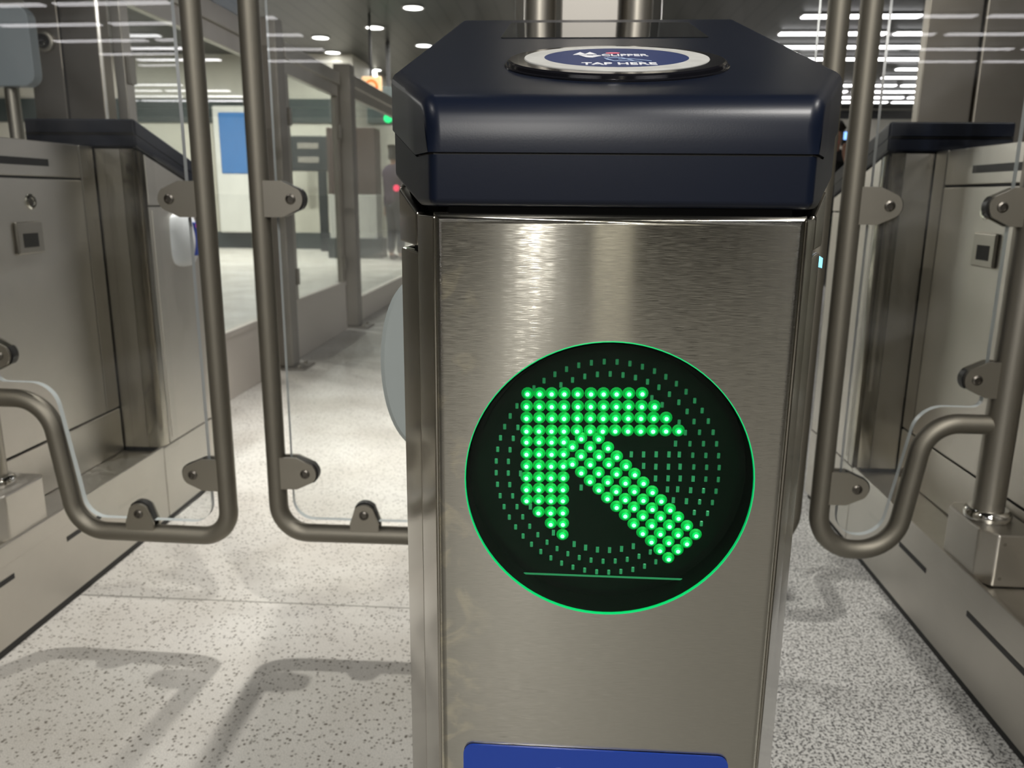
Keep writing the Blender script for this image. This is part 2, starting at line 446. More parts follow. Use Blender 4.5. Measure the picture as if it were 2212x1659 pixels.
# ------------------------------------------------------------------ builders
class MB:
    def __init__(self):
        self.bm = bmesh.new()
        self.slot = 0

    def _tag(self, faces):
        for f in faces:
            f.material_index = self.slot

    def box(self, x0, x1, y0, y1, z0, z1, bevel=0.0, seg=3):
        nb = bmesh.new()
        vs = [nb.verts.new((x, y, z)) for x in (x0, x1) for y in (y0, y1) for z in (z0, z1)]
        for q in ((0, 1, 3, 2), (4, 6, 7, 5), (0, 4, 5, 1), (2, 3, 7, 6), (0, 2, 6, 4), (1, 5, 7, 3)):
            nb.faces.new([vs[i] for i in q])
        if bevel > 0:
            bmesh.ops.bevel(nb, geom=nb.edges[:], offset=bevel, segments=seg, profile=0.5, affect='EDGES')
        self.merge(nb)
        return self

    def merge(self, nb, mat=None):
        bmesh.ops.recalc_face_normals(nb, faces=nb.faces[:])
        mp = {}
        for v in nb.verts:
            mp[v] = self.bm.verts.new(mat @ v.co if mat else v.co)
        for f in nb.faces:
            try:
                g = self.bm.faces.new([mp[v] for v in f.verts])
                g.material_index = self.slot
                g.smooth = True
            except ValueError:
                pass
        nb.free()

    def prism(self, pts, z0, z1, bevel=0.0, seg=2, topf=None, botf=None, mat=None, only_vertical=False):
        """plan polygon pts (x, y) raised from z0 to z1; topf(x, y), botf(x, y) replace the flat ends"""
        nb = bmesh.new()
        lo = [nb.verts.new((x, y, botf(x, y) if botf else z0)) for x, y in pts]
        hi = [nb.verts.new((x, y, topf(x, y) if topf else z1)) for x, y in pts]
        n = len(pts)
        nb.faces.new(lo[::-1])
        nb.faces.new(hi)
        for i in range(n):
            j = (i + 1) % n
            nb.faces.new((lo[i], lo[j], hi[j], hi[i]))
        bmesh.ops.recalc_face_normals(nb, faces=nb.faces[:])
        if bevel > 0:
            nb.normal_update()
            eds = [e for e in nb.edges if len(e.link_faces) == 2 and e.calc_face_angle(0) > 0.6]
            bmesh.ops.bevel(nb, geom=eds, offset=bevel, segments=seg, profile=0.5, affect='EDGES')
        self.merge(nb, mat)
        return self

    def loft(self, secs, bevel=0.0, seg=3, angle=0.25, skip=None):
        """rectangular sections (y, half width, z bottom, z top, x centre)"""
        nb = bmesh.new()
        rings = []
        for y, h, zb, zt, cx in secs:
            rings.append([nb.verts.new(p) for p in ((cx - h, y, zb), (cx + h, y, zb), (cx + h, y, zt), (cx - h, y, zt))])
        for a, b in zip(rings, rings[1:]):
            for i in range(4):
                j = (i + 1) % 4
                nb.faces.new((a[i], a[j], b[j], b[i]))
        nb.faces.new(rings[0][::-1])
        nb.faces.new(rings[-1])
        bmesh.ops.recalc_face_normals(nb, faces=nb.faces[:])
        if bevel > 0:
            nb.normal_update()
            eds = [e for e in nb.edges if len(e.link_faces) == 2 and e.calc_face_angle(0) > angle]
            if skip:
                eds = [e for e in eds if not (skip(e.verts[0].co) and skip(e.verts[1].co))]
            bmesh.ops.bevel(nb, geom=eds, offset=bevel, segments=seg, profile=0.5, affect='EDGES')
        self.merge(nb)
        return self

    def tube(self, pts, r, n=18, cap=True):
        pts = [Vector(p) for p in pts]
        nb = bmesh.new()
        rings = []
        t0 = (pts[1] - pts[0]).normalized()
        ref = Vector((0, 1, 0)) if abs(t0.y) < 0.9 else Vector((1, 0, 0))
        u = t0.cross(ref).normalized()
        for i, p in enumerate(pts):
            if i == 0:
                t = (pts[1] - p).normalized()
            elif i == len(pts) - 1:
                t = (p - pts[i - 1]).normalized()
            else:
                t = ((pts[i + 1] - p).normalized() + (p - pts[i - 1]).normalized()).normalized()
            u = (u - t * u.dot(t)).normalized()
            w = t.cross(u)
            rings.append([nb.verts.new(p + (u * math.cos(2 * PI * k / n) + w * math.sin(2 * PI * k / n)) * r) for k in range(n)])
        for a, b in zip(rings, rings[1:]):
            for k in range(n):
                j = (k + 1) % n
                nb.faces.new((a[k], a[j], b[j], b[k]))
        if cap:
            nb.faces.new(rings[0][::-1])
            nb.faces.new(rings[-1])
        self.merge(nb)
        return self

    def lathe(self, prof, mat=None, n=48, closed=False):
        """profile (r, h) turned about the local z axis; closed for a ring with a hole"""
        if closed:
            prof = list(prof) + [prof[0]]
        nb = bmesh.new()
        rings = []
        for r, h in prof:
            if r < 1e-6:
                rings.append([nb.verts.new((0, 0, h))])
            else:
                rings.append([nb.verts.new((r * math.cos(2 * PI * k / n), r * math.sin(2 * PI * k / n), h)) for k in range(n)])
        for a, b in zip(rings, rings[1:]):
            for k in range(n):
                j = (k + 1) % n
                if len(a) == 1 and len(b) == 1:
                    continue
                if len(a) == 1:
                    nb.faces.new((a[0], b[j], b[k]))
                elif len(b) == 1:
                    nb.faces.new((a[k], a[j], b[0]))
                else:
                    nb.faces.new((a[k], a[j], b[j], b[k]))
        for ring in (() if closed else (rings[0], rings[-1])):
            if len(ring) > 1:
                nb.faces.new(ring)
        self.merge(nb, mat)
        return self

    def build(self, name, mats, parent=None, wn=True, sharp=35):
        me = bpy.data.meshes.new(name)
        if parent is not None:
            off = world_loc(parent)
            bmesh.ops.translate(self.bm, verts=self.bm.verts[:], vec=-off)
        self.bm.to_mesh(me)
        self.bm.free()
        for mt in (mats if isinstance(mats, (list, tuple)) else [mats]):
            me.materials.append(M[mt] if isinstance(mt, str) else mt)
        try:
            me.set_sharp_from_angle(angle=math.radians(sharp))
        except Exception:
            pass
        o = bpy.data.objects.new(name, me)
        COL.objects.link(o)
        if parent is not None:
            o.parent = parent
        if wn:
            md = o.modifiers.new('weighted', 'WEIGHTED_NORMAL')
            md.keep_sharp = True
        return o


def world_loc(o):
    v = Vector(o.location)
    while o.parent is not None:
        o = o.parent
        v = v + Vector(o.location)
    return v


def thing(name, label, cat, loc=(0, 0, 0), group=None):
    o = bpy.data.objects.new(name, None)
    o.empty_display_size = 0.1
    COL.objects.link(o)
    o.location = loc
    return tag(o, label, cat, group)


def tag(o, label, cat, group=None):
    o['label'] = label
    o['category'] = cat
    if group:
        o['group'] = group
    return o


def struct(o):
    o['kind'] = 'structure'
    return o


def fillet(pts, radii, n=8):
    """polyline with its inner corners rounded"""
    out = [Vector(pts[0])]
    for i in range(1, len(pts) - 1):
        a, p, b = Vector(pts[i - 1]), Vector(pts[i]), Vector(pts[i + 1])
        r = radii[i - 1] if isinstance(radii, (list, tuple)) else radii
        u, v = (a - p).normalized(), (b - p).normalized()
        ang = u.angle(v)
        if r <= 0 or ang > PI - 0.01:
            out.append(p)
            continue
        d = min(r / math.tan(ang / 2), (a - p).length * 0.49, (b - p).length * 0.49)
        r = d * math.tan(ang / 2)
        c = p + (u + v).normalized() * (r / math.sin(ang / 2))
        s, e = p + u * d - c, p + v * d - c
        tot = s.angle(e)
        for k in range(n + 1):
            t = k / n
            out.append(c + (s * math.sin((1 - t) * tot) + e * math.sin(t * tot)) / math.sin(tot))
    out.append(Vector(pts[-1]))
    return out


def fillet_loop(pts, radii, n=8):
    m = len(pts)
    out = []
    for i in range(m):
        seg = fillet([pts[i - 1], pts[i], pts[(i + 1) % m]], [radii[i] if isinstance(radii, (list, tuple)) else radii], n)
        out += seg[1:-1]
    return out


def rounded_rect(w, h, r, n=6):
    return [(p.x, p.y) for p in fillet_loop([(-w, -h, 0), (w, -h, 0), (w, h, 0), (-w, h, 0)], r, n)]


# ------------------------------------------------------------------ the station shell
b = MB(); b.box(-16, 0.035, 0.2, 26, -0.2, 0.0)
struct(b.build('floor', 'floor', wn=False))
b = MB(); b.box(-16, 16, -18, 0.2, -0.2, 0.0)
struct(b.build('floor_back_added', 'floor_dark', wn=False))  # unseen floor added behind the viewer, dark for the front steel to reflect
b = MB(); b.box(0.035, 16, 0.2, 26, -0.2, 0.0)
struct(b.build('floor_granite', 'floor_granite', wn=False))
b = MB(); b.box(-16, 16, -18, 26, CEIL, CEIL + 0.2)
struct(b.build('ceiling', 'ceiling', wn=False))
b = MB(); b.box(-16.2, -16, -18, 26, 0, CEIL); struct(b.build('wall_left', 'wall', wn=False))
b = MB(); b.box(16, 16.2, -18, 26, 0, CEIL); struct(b.build('wall_right', 'wall', wn=False))
b = MB(); b.box(-16, 16, -18.2, -18, 0, CEIL); struct(b.build('wall_back', 'wall_grey', wn=False))
b = MB(); b.box(-16, 16, 24, 24.2, 0, CEIL); struct(b.build('wall_far', 'wall', wn=False))
b = MB(); b.box(-16, -3.9, 15.2, 24, 0, CEIL); struct(b.build('wall_inner', 'wall', wn=False))
b = MB(); b.box(-16, -3.88, 15.18, 15.2, 0, 0.30); struct(b.build('baseboard_inner', 'dark_trim', wn=False))
b = MB(); b.box(-16, -3.88, 15.16, 15.2, 2.30, 2.72); struct(b.build('trim_1', 'dark_trim', wn=False))
b = MB(); b.box(-3.9, 16, 23.93, 24, 3.22, 3.44); struct(b.build('trim_2', 'black_trim', wn=False))
b = MB(); b.box(2, 16, 22.0, 24, 0, 1.0); struct(b.build('wall_low', 'wall_grey', wn=False))
# steel clad columns beyond the gates
b = MB()
b.prism([(-2.30, 3.5), (-2.155, 3.5), (-2.155, 3.9), (-2.45, 3.9)], 0, CEIL, 0.008)
b.prism([(-2.149, 3.5), (-1.985, 3.5), (-2.22, 3.95), (-2.149, 3.95)][:3], 0, CEIL, 0.008)
struct(b.build('column', 'column'))
b = MB()
b.prism([(1.42, 3.5), (1.632, 3.5), (1.75, 4.1), (1.70, 4.1)], 0, CEIL, 0.008); b.box(1.638, 2.2, 3.5, 4.1, 0, CEIL, 0.012)
struct(b.build('column', 'column'))

b = MB(); b.box(0.27, 0.60, -6.1, -5.75, 0, CEIL, 0.02)
struct(b.build('column', 'wall'))  # pale pillar added behind the viewer to put a band in the steel

# ------------------------------------------------------------------ fare gate consoles
YC = 1.635           # every console is symmetric about this depth
SL = 0.287           # slope of the blue tops


def flipped(fn, far):
    return (lambda y: 2 * YC - y) if far else (lambda y: y)


def cap_bot(y):
    return 0.994 + SL * max(0.0, y - 0.545)


def cap_top(y):
    return 1.057 + SL * (y - 0.5)


def seam(y):
    return 1.0257 + SL * max(0.0, y - 0.537)


def console_end(parent, cx, far):
    F = flipped(None, far)

    def sec(y, h, zb, zt):
        return (F(y), h, zb, zt, cx)
    # dark frame inside the cladding
    b = MB()
    top = lambda y: cap_bot(y) + 0.004
    b.loft([sec(y, h, 0.0, top(y)) for y, h in ((0.5315, 0.108), (0.5455, 0.119), (0.61, 0.146), (1.01, 0.146))])
    b.build('inner_frame', 'dark', parent)

    def P(t, s, off=0.0):
        x, y = 0.1145 + 0.0430 * t, 0.502 + 0.108 * t
        return (cx + s * (x - off * 0.93), F(y + off * 0.36))
    for s in (-1, 1):
        b = MB()
        q = [P(0, s), P(0.42, s), P(0.42, s, 0.007), P(0, s, 0.007)]
        b.prism(q, 0.02, 0.9885, 0.002, 2)
        b.build('corner_trim', 'polish', parent)
        # side cladding: a folded strip along the chamfer, then the flat lane side
        b = MB()
        b.prism([P(0.455, s, 0.0012), P(1.0, s, 0.0008), P(1.0, s, 0.008), P(0.455, s, 0.009)], 0.245, 0.9625, 0.0022, 2)
        b.build('side_fold', 'polish', parent)
        b = MB()
        b.prism([(cx + s * 0.1565, F(0.612)), (cx + s * 0.1565, F(0.967)), (cx + s * 0.148, F(0.967)), (cx + s * 0.148, F(0.616))], 0.245, 0.9625, 0.002, 2)
        b.build('side_panel', 'steel_y', parent)
        b = MB()
        b.prism([P(0.455, s), P(1.0, s), P(1.0, s, 0.008), P(0.455, s, 0.009)], 0.9665, 1.0, 0.0022, 2, topf=lambda x, y: cap_bot(F(y)) - 0.006)
        b.build('shoulder_fold', 'polish', parent)
        b = MB()
        b.prism([(cx + s * 0.1572, F(0.611)), (cx + s * 0.1572, F(0.967)), (cx + s * 0.148, F(0.967)), (cx + s * 0.148, F(0.616))], 0.9665, 1.0, 0.002, 2, topf=lambda x, y: cap_bot(F(y)) - 0.006)
        b.build('shoulder_panel', 'steel_y', parent)
        # skirt below, flush with the plinth
        b = MB()
        sk = [P(0.455, s), P(1.0, s), (cx + s * 0.1575, F(1.012)), (cx + s * 0.147, F(1.012)), (cx + s * 0.147, F(0.615)), P(0.455, s, 0.009)]
        b.prism(sk, 0.022, 0.242, 0.002, 2)
        b.build('skirt_panel', 'steel_y', parent)
        # rounded upright at the inner corner
        b = MB()
        cor = [(0.150, 0.972), (0.156, 0.972), (0.156, 0.99), (0.153, 1.003), (0.145, 1.012), (0.13, 1.0145), (0.112, 1.0145), (0.112, 1.009), (0.147, 0.995)]
        b.prism([(cx + s * x, F(y)) for x, y in cor], 0.245, 1.1, 0.0, topf=lambda x, y: cap_bot(F(y)) - 0.006)
        b.build('corner_post', 'polish', parent)
        b = MB()
        x0, x1 = sorted((cx + s * 0.036, cx + s * 0.110))
        y0, y1 = sorted((F(1.008), F(1.0135)))
        b.box(x0, x1, y0, y1, 0.245, 1.122)
        b.build('end_plate', 'steel', parent)
        # raised access door on the lane side
        b = MB()
        x0, x1 = sorted((cx + s * 0.1545, cx + s * 0.1590))
        y0, y1 = sorted((F(0.635), F(0.955)))
        b.box(x0, x1, y0, y1, 0.262, 0.952, 0.0015, 2)
        b.build('access_door', 'steel_y', parent)
    # front plate, pierced for the round display on the near end
    b = MB()
    hw, r, z0, z1 = 0.1145, 0.0065, 0.02, 0.9905
    nb = bmesh.new()
    loops = []
    for k in range(6):
        a = k / 5 * PI / 2
        d, i = r * (1 - math.cos(a)), r * (1 - math.sin(a))
        loops.append([nb.verts.new((cx + x, F(0.5 + d), z)) for x, z in ((-hw + i, z0 + i), (hw - i, z0 + i), (hw - i, z1 - i), (-hw + i, z1 - i))])
    loops.append([nb.verts.new((v.co.x, F(0.508), v.co.z)) for v in loops[-1]])
    for a, c in zip(loops, loops[1:]):
        for i in range(4):
            j = (i + 1) % 4
            nb.faces.new((a[i], a[j], c[j], c[i]))
    if not far:
        n = 96
        circ = [nb.verts.new((cx + DX + DR * math.cos(2 * PI * k / n), F(0.5), DZ + DR * math.sin(2 * PI * k / n))) for k in range(n)]
        back = [nb.verts.new((v.co.x, F(0.506), v.co.z)) for v in circ]
        for k in range(n):
            nb.faces.new((circ[k], circ[(k + 1) % n], back[(k + 1) % n], back[k]))
        eds = [e for e in nb.edges if (e.verts[0] in loops[0] and e.verts[1] in loops[0]) or (e.verts[0] in circ and e.verts[1] in circ)]
        bmesh.ops.triangle_fill(nb, edges=eds, use_beauty=True)
    else:
        nb.faces.new(loops[0])
    b.merge(nb)
    b.build('front_plate', 'front', parent)
    # blue moulded top: two shells with a dark joint
    hws = ((0.5, 0.1165), (0.536, 0.131), (0.61, 0.1610), (1.014, 0.1610))
    # the front edge of the top is rolled over
    roll = [(0.5, -0.0240), (0.5008, -0.0155), (0.5030, -0.0090), (0.5066, -0.0046), (0.5112, -0.0016), (0.5170, 0.0)]
    tops = [(y, 0.1165 + (y - 0.5) * 0.403, dz) for y, dz in roll] + [(y, h, 0.0) for y, h in hws[1:]]
    b = MB()
    b.loft([sec(y, h, seam(y) + 0.0007, cap_top(y) + dz) for y, h, dz in tops], 0.0080, 4, 0.75, skip=lambda c: abs(c.z - seam(F(c.y))) < 0.003)
    sh = b.build('top_shell', 'navy', parent)
    b = MB()
    b.loft([sec(y, h - 0.0010, cap_bot(y), seam(y) - 0.0007) for y, h in hws], 0.0050, 3, skip=lambda c: abs(c.z - seam(F(c.y))) < 0.003)
    b.build('lower_shell', 'navy', parent)
    b = MB()
    b.loft([sec(y + (0.002 if y < 0.505 else 0), h - 0.0030, seam(y) - 0.004, seam(y) + 0.004) for y, h in hws])
    b.build('seam_spacer', 'black', parent)
    b = MB()
    b.loft([sec(y, h - 0.010, cap_bot(y) - 0.012, cap_bot(y) + 0.01) for y, h in ((0.5035, 0.1145), (0.545, 0.131), (0.61, 0.1590), (1.01, 0.1590))])
    b.build('gasket', 'void', parent)


def slope_matrix(cx, y, lift=0.0, far=False):
    """frame lying on the sloping top: local x across, y up the slope, z out of it"""
    c = 1 / math.sqrt(1 + SL * SL)
    ux, uy, uz = Vector((1, 0, 0)), Vector((0, c, SL * c)), Vector((0, -SL * c, c))
    o = Vector((cx, y, cap_top(y))) + uz * lift
    m = Matrix(((ux.x, uy.x, uz.x, o.x), (ux.y, uy.y, uz.y, o.y), (ux.z, uy.z, uz.z, o.z), (0, 0, 0, 1)))
    if far:
        R = Matrix.Translation((cx, YC, 0)) @ Matrix.Rotation(PI, 4, 'Z') @ Matrix.Translation((-cx, -YC, 0))
        m = R @ m
    return m


def text_part(name, s, size, m, mat, parent, width=None):
    cu = bpy.data.curves.new(name, 'FONT')
    cu.body = s
    cu.size = size
    cu.align_x = 'CENTER'
    cu.align_y = 'CENTER'
    cu.extrude = 0.0002
    cu.offset = size * 0.02
    tmp = bpy.data.objects.new(name, cu)
    COL.objects.link(tmp)
    dg = bpy.context.evaluated_depsgraph_get()
    dg.update()
    me = bpy.data.meshes.new_from_object(tmp.evaluated_get(dg))
    bpy.data.objects.remove(tmp)
    xs = [v.co.x for v in me.vertices]
    k = width / (max(xs) - min(xs)) if width else 1.0
    mid = (max(xs) + min(xs)) / 2
    off = world_loc(parent)
    for v in me.vertices:
        v.co = m @ Vector(((v.co.x - mid) * k, v.co.y, v.co.z)) - off
    me.name = name
    me.materials.clear()
    me.materials.append(M[mat])
    o = bpy.data.objects.new(name, me)
    COL.objects.link(o)
    o.parent = parent
    return o


def card_reader(parent, cx, far=False):
    m = slope_matrix(cx + 0.003, 0.641, 0.0, far)
    b = MB()
    b.lathe([(0.0, -0.004), (0.0835, -0.004), (0.0835, 0.0010), (0.0827, 0.0016), (0.0818, 0.0016), (0.0812, 0.0036), (0.0795, 0.0047), (0.0690, 0.0049), (0.0, 0.0049)], m, 96)
    base = b.build('card_reader', 'gloss_black', parent, sharp=20)
    b = MB()
    b.lathe([(0.0536, 0.0047), (0.0536, 0.0055), (0.0683, 0.0055), (0.0688, 0.0047)], m, 96, closed=True)
    b.build('white_ring', 'ring_white', base)
    b = MB()
    b.lathe([(0.0, 0.0047), (0.0540, 0.0047), (0.0540, 0.0054), (0.0, 0.0054)], m, 96)
    b.build('blue_disc', 'disc_blue', base)
    ml = m @ Matrix.Translation((0, 0, 0.0056))
    text_part('lettering', 'TAP HERE', 0.0150, ml @ Matrix.Translation((0.0003, -0.0375, 0)), 'ink_white', base, 0.0530)
    text_part('lettering', 'CLIPPER', 0.0150, ml @ Matrix.Translation((0.0070, 0.0095, 0)), 'ink_white', base, 0.0350)
    b = MB()
    for tri in (((-0.0320, 0.0110), (-0.0215, 0.0110), (-0.0265, 0.0270)), ((-0.0235, 0.0130), (-0.0140, 0.0130), (-0.0190, 0.0275)), ((-0.0275, 0.0085), (-0.0110, 0.0050), (-0.0180, -0.0050), (-0.0225, -0.0030)), ((-0.0170, 0.0085), (-0.0108, 0.0075), (-0.0175, -0.0020))):
        b.prism(list(tri), 0, 0.0003, mat=ml)
    b.build('logo_sails', 'ink_white', base, wn=False)
    b = MB()
    b.prism([(-0.0015 + 0.0055 * math.cos(a * PI / 12), 0.0215 + 0.0032 * math.sin(a * PI / 12)) for a in range(24)], 0, 0.0003, mat=ml)
    b.build('logo_mark', 'ink_pink', base, wn=False)
    b = MB()   # card held by a hand
    for p in (((-0.007, -0.006), (0.003, -0.005)), ((-0.009, -0.008), (-0.003, -0.023)), ((-0.003, -0.023), (0.010, -0.023)), ((0.003, -0.005), (0.011, -0.022)), ((0.001, -0.013), (0.012, -0.013)), ((0.012, -0.013), (0.024, -0.024)), ((0.010, -0.023), (0.017, -0.028)), ((-0.008, -0.015), (-0.004, -0.021))):
        (x0, y0), (x1, y1) = p
        d = Vector((x1 - x0, y1 - y0)).normalized()
        nx, ny = -d.y * 0.0006, d.x * 0.0006
        b.prism([(x0 + nx, y0 + ny), (x0 - nx, y0 - ny), (x1 - nx, y1 - ny), (x1 + nx, y1 + ny)], 0, 0.0003, mat=ml)
    b.build('tap_icon', 'ink_pale', base, wn=False)
    # black screen higher up the slope
    b = MB()
    ms = slope_matrix(cx + 0.001, 0.891, 0.0, far)
    b.prism([(x, y) for x, y in rounded_rect(0.0985, 0.0765, 0.003)], -0.004, 0.0009, mat=ms)
    b.build('screen', 'screen_black', parent, wn=False)


def middle(parent, cx):
    # plinth between the two ends
    b = MB()
    b.box(cx - 0.150, cx + 0.150, 1.013, 2.257, 0.0, 0.016)
    b.build('kick_recess', 'black', parent)
    b = MB()
    b.box(cx - 0.156, cx + 0.156, 1.013, 2.257, 0.020, 0.234, 0.003)
    for s in (-1, 1):
        x0, x1 = sorted((cx + s * 0.1455, cx + s * 0.1565))
        b.box(x0, x1, 1.013, 2.257, 0.20, 0.247, 0.0025)
    b.build('plinth', 'steel_y', parent)
    for s in (-1, 1):
        for ya, yb in ((1.16, 1.30), (1.345, 1.562), (1.756, 1.905)):
            for q in ((ya, yb),):
                b = MB()
                x0, x1 = sorted((cx + s * 0.1555, cx + s * 0.1569))
                b.box(x0, x1, q[0], q[1], 0.161, 0.173)
                b.build('slot', 'black', parent, wn=False)
    b = MB()
    b.box(cx - 0.030, cx + 0.030, 1.018, 2.252, 0.235, 1.118)
    b.build('core', 'dark', parent)
    for s in (-1, 1):
        x0, x1 = sorted((cx + s * 0.028, cx + s * 0.0355))
        b = MB(); b.box(x0, x1, 1.090, 2.182, 1.040, 1.127, 0.003); b.build('upper_panel', 'steel_y', parent)
        b = MB(); b.box(x0, x1, 1.090, 2.182, 0.374, 1.034, 0.002); door = b.build('housing_door', 'steel_y', parent)
        b = MB(); b.box(x0, x1, 1.020, 2.250, 0.236, 0.368, 0.002); b.build('lower_panel', 'steel_y', parent)
        for ya, yb in ((1.020, 1.085), (2.187, 2.250)):
            b = MB(); b.box(x0, x1, ya, yb, 0.374, 1.127, 0.002); b.build('upright_panel', 'steel', parent)
        xs0, xs1 = sorted((cx + s * 0.0352, cx + s * 0.0362))
        for ya, yb in ((1.24, 1.50), (1.545, 1.80), (1.815, 2.045)):
            b = MB(); b.box(xs0, xs1, ya, yb, 1.066, 1.084); b.build('vent_slot', 'black', parent, wn=False)
        # round lock and square latch
        my = Matrix.Translation((cx + s * 0.0355, 1.955, 0.978)) @ Matrix.Rotation(s * PI / 2, 4, 'Y')
        b = MB()
        b.lathe([(0, 0), (0.019, 0), (0.019, 0.003), (0.015, 0.006), (0.010, 0.006), (0.009, 0.003), (0, 0.003)], my, 28)
        lk = b.build('lock', 'chrome', door)
        b = MB(); ya = 1.93
        x0, x1 = sorted((cx + s * 0.035, cx + s * 0.044))
        b.box(x0, x1, ya - 0.050, ya + 0.050, 0.852, 0.930, 0.004)
        la = b.build('latch', 'steel', door)
        b = MB()
        x0, x1 = sorted((cx + s * 0.0435, cx + s * 0.0448))
        b.box(x0, x1, ya - 0.030, ya + 0.026, 0.868, 0.902)
        b.build('latch_recess', 'dark', door, wn=False)
        # gate motor box on the ledge
        b = MB()
        pl = [(0.040, 1.545), (0.125, 1.545), (0.150, 1.575), (0.150, 1.705), (0.135, 1.725), (0.040, 1.725)]
        b.prism([(cx + s * x, y) for x, y in pl], 0.236, 0.350, 0.005, 3)
        mb = b.build('motor_box', 'steel_y', parent)
        for (x, z) in ((0.052, 0.330), (0.112, 0.330), (0.052, 0.255), (0.112, 0.255)):
            b = MB()
            b.lathe([(0, 0), (0.004, 0), (0.0035, 0.0015), (0, 0.0015)], Matrix.Translation((cx + s * x, 1.5455, z)) @ Matrix.Rotation(PI / 2, 4, 'X'), 12)
            b.build('rivet', 'plate', parent)


DX, DZ, DR = 0.0001, 0.8169, 0.0950
CX = 0.033
gate = thing('fare_gate', 'fare gate console in the centre front with a lit green arrow', 'fare gate', (CX, YC, 0), 'steel and navy fare gate consoles')
console_end(gate, CX, False)
console_end(gate, CX, True)
middle(gate, CX)
card_reader(gate, CX)
card_reader(gate, CX, True)


def copy_tree(o, parent=None, skip=()):
    c = o.copy()
    COL.objects.link(c)
    if parent is not None:
        c.parent = parent
    for ch in list(o.children):
        if ch.name.split('.')[0] not in skip:
            copy_tree(ch, c, skip)
    return c


lgate = copy_tree(gate)
lgate.location = (-1.3625, YC, 0)
lgate['label'] = 'fare gate console on the left, across the wide lane, with a white reader pod'
rgate = copy_tree(gate)
rgate.location = (1.011, YC, 0)
rgate['label'] = 'fare gate console on the right, across the narrow lane over dark speckled granite'

# --- parts only the centre console shows: arrow display, blue sign, pod, blue lamp, filler column
b = MB()
md = Matrix.Translation((CX + DX, 0.5, DZ)) @ Matrix.Rotation(PI / 2, 4, 'X')      # local z points at the viewer
b.lathe([(0.0, -0.0240), (0.0925, -0.0240), (0.0945, -0.0240), (0.0948, -0.0010), (0.0962, -0.0010), (0.0962, -0.0255), (0, -0.0255)], md, 96)
disp = b.build('arrow_display', 'tray', gate, sharp=25)
b = MB()
b.lathe([(0.0, -0.0235), (0.0890, -0.0235), (0.0890, -0.0225), (0.0, -0.0225)], md, 96)
b.build('circuit_board', 'board', disp)
b = MB()
b.lathe([(0.0, -0.0022), (0.0935, -0.0022), (0.0935, 0.0002), (0.0, 0.0002)], md, 96)
b.build('lens', 'lens', disp)
b = MB()
b.lathe([(0.0944, -0.0020), (0.0950, -0.0020), (0.0950, 0.0006), (0.0944, 0.0006)], md, 96, closed=True)
b.build('rim', 'rim_green', disp)
b = MB(); b.box(CX + DX - 0.058, CX + DX + 0.058, 0.5195, 0.5205, 0.7395, 0.7405); b.build('board_edge', 'led_off', disp, wn=False)

LIT = [(-53.8, 59.9), (-46.0, 60.1), (-38.3, 60.3), (-30.2, 60.5), (-21.7, 60.7), (-13.2, 60.9), (-5.2, 61.1), (3.0, 61.3), (10.9, 61.5), (19.3, 61.8), (-54.3, 51.5), (-46.1, 51.7), (-38.1, 51.9), (-30.2, 52.1), (-21.4, 52.3), (-13.1, 52.6), (-4.9, 52.8), (3.2, 53.0), (11.0, 53.2), (19.3, 53.4), (27.4, 53.6), (-54.2, 43.6), (-46.0, 43.8), (-37.9, 44.0), (-30.0, 44.2), (-21.5, 44.5), (-13.1, 44.7), (-4.9, 44.9), (3.0, 45.1), (11.0, 45.4), (19.1, 45.6), (27.3, 45.8), (35.3, 46.0), (-54.1, 35.0), (-46.0, 35.3), (-37.9, 35.5), (-29.9, 35.7), (-21.5, 36.0), (-13.0, 36.2), (-4.9, 36.4), (3.1, 36.7), (11.2, 36.9), (19.3, 37.1), (27.2, 37.3), (35.4, 37.6), (43.6, 37.8), (-54.0, 27.6), (-45.8, 27.9), (-37.7, 28.1), (-29.8, 28.4), (-53.9, 19.3), (-45.7, 19.6), (-37.5, 19.8), (-29.7, 20.1), (-53.8, 11.1), (-45.7, 11.4), (-37.6, 11.6), (-29.7, 11.9), (-53.7, 2.9), (-45.5, 3.2), (-37.6, 3.5), (-29.5, 3.7), (-53.6, -5.2), (-45.4, -4.9), (-37.5, -4.6), (-29.5, -4.4), (-53.4, -13.0), (-45.4, -12.7), (-37.3, -12.4), (-29.4, -12.1), (-45.4, -21.3), (-37.3, -21.0), (-29.2, -20.7), (-37.1, -29.1), (-29.0, -28.8), (-29.1, -37.0), (-18.6, 30.9), (-7.3, 31.0), (-24.1, 25.2), (-12.6, 24.9), (-1.1, 25.0), (-18.3, 19.1), (-6.7, 19.2), (4.9, 19.1), (-23.8, 13.5), (-12.2, 13.5), (-0.2, 14.0), (11.0, 13.1), (-17.9, 7.6), (-6.5, 7.6), (5.1, 7.6), (16.9, 7.5), (-12.0, 1.8), (-0.4, 1.8), (11.1, 1.5), (22.8, 1.7), (-6.1, -3.8), (5.3, -4.5), (17.1, -4.1), (28.9, -4.3), (-0.2, -9.7), (11.5, -10.1), (23.2, -10.1), (34.9, -10.2), (6.0, -15.6), (17.5, -15.8), (29.4, -16.1), (41.0, -16.2), (11.9, -21.4), (23.5, -21.6), (35.1, -21.9), (46.7, -21.8), (17.8, -27.5), (29.6, -27.6), (41.2, -27.7), (52.9, -27.7), (23.9, -33.4), (35.5, -33.4), (47.1, -33.5), (58.9, -33.6), (29.9, -39.2), (41.4, -39.3), (53.2, -39.6), (35.8, -45.2), (47.7, -45.0), (41.9, -51.0)]


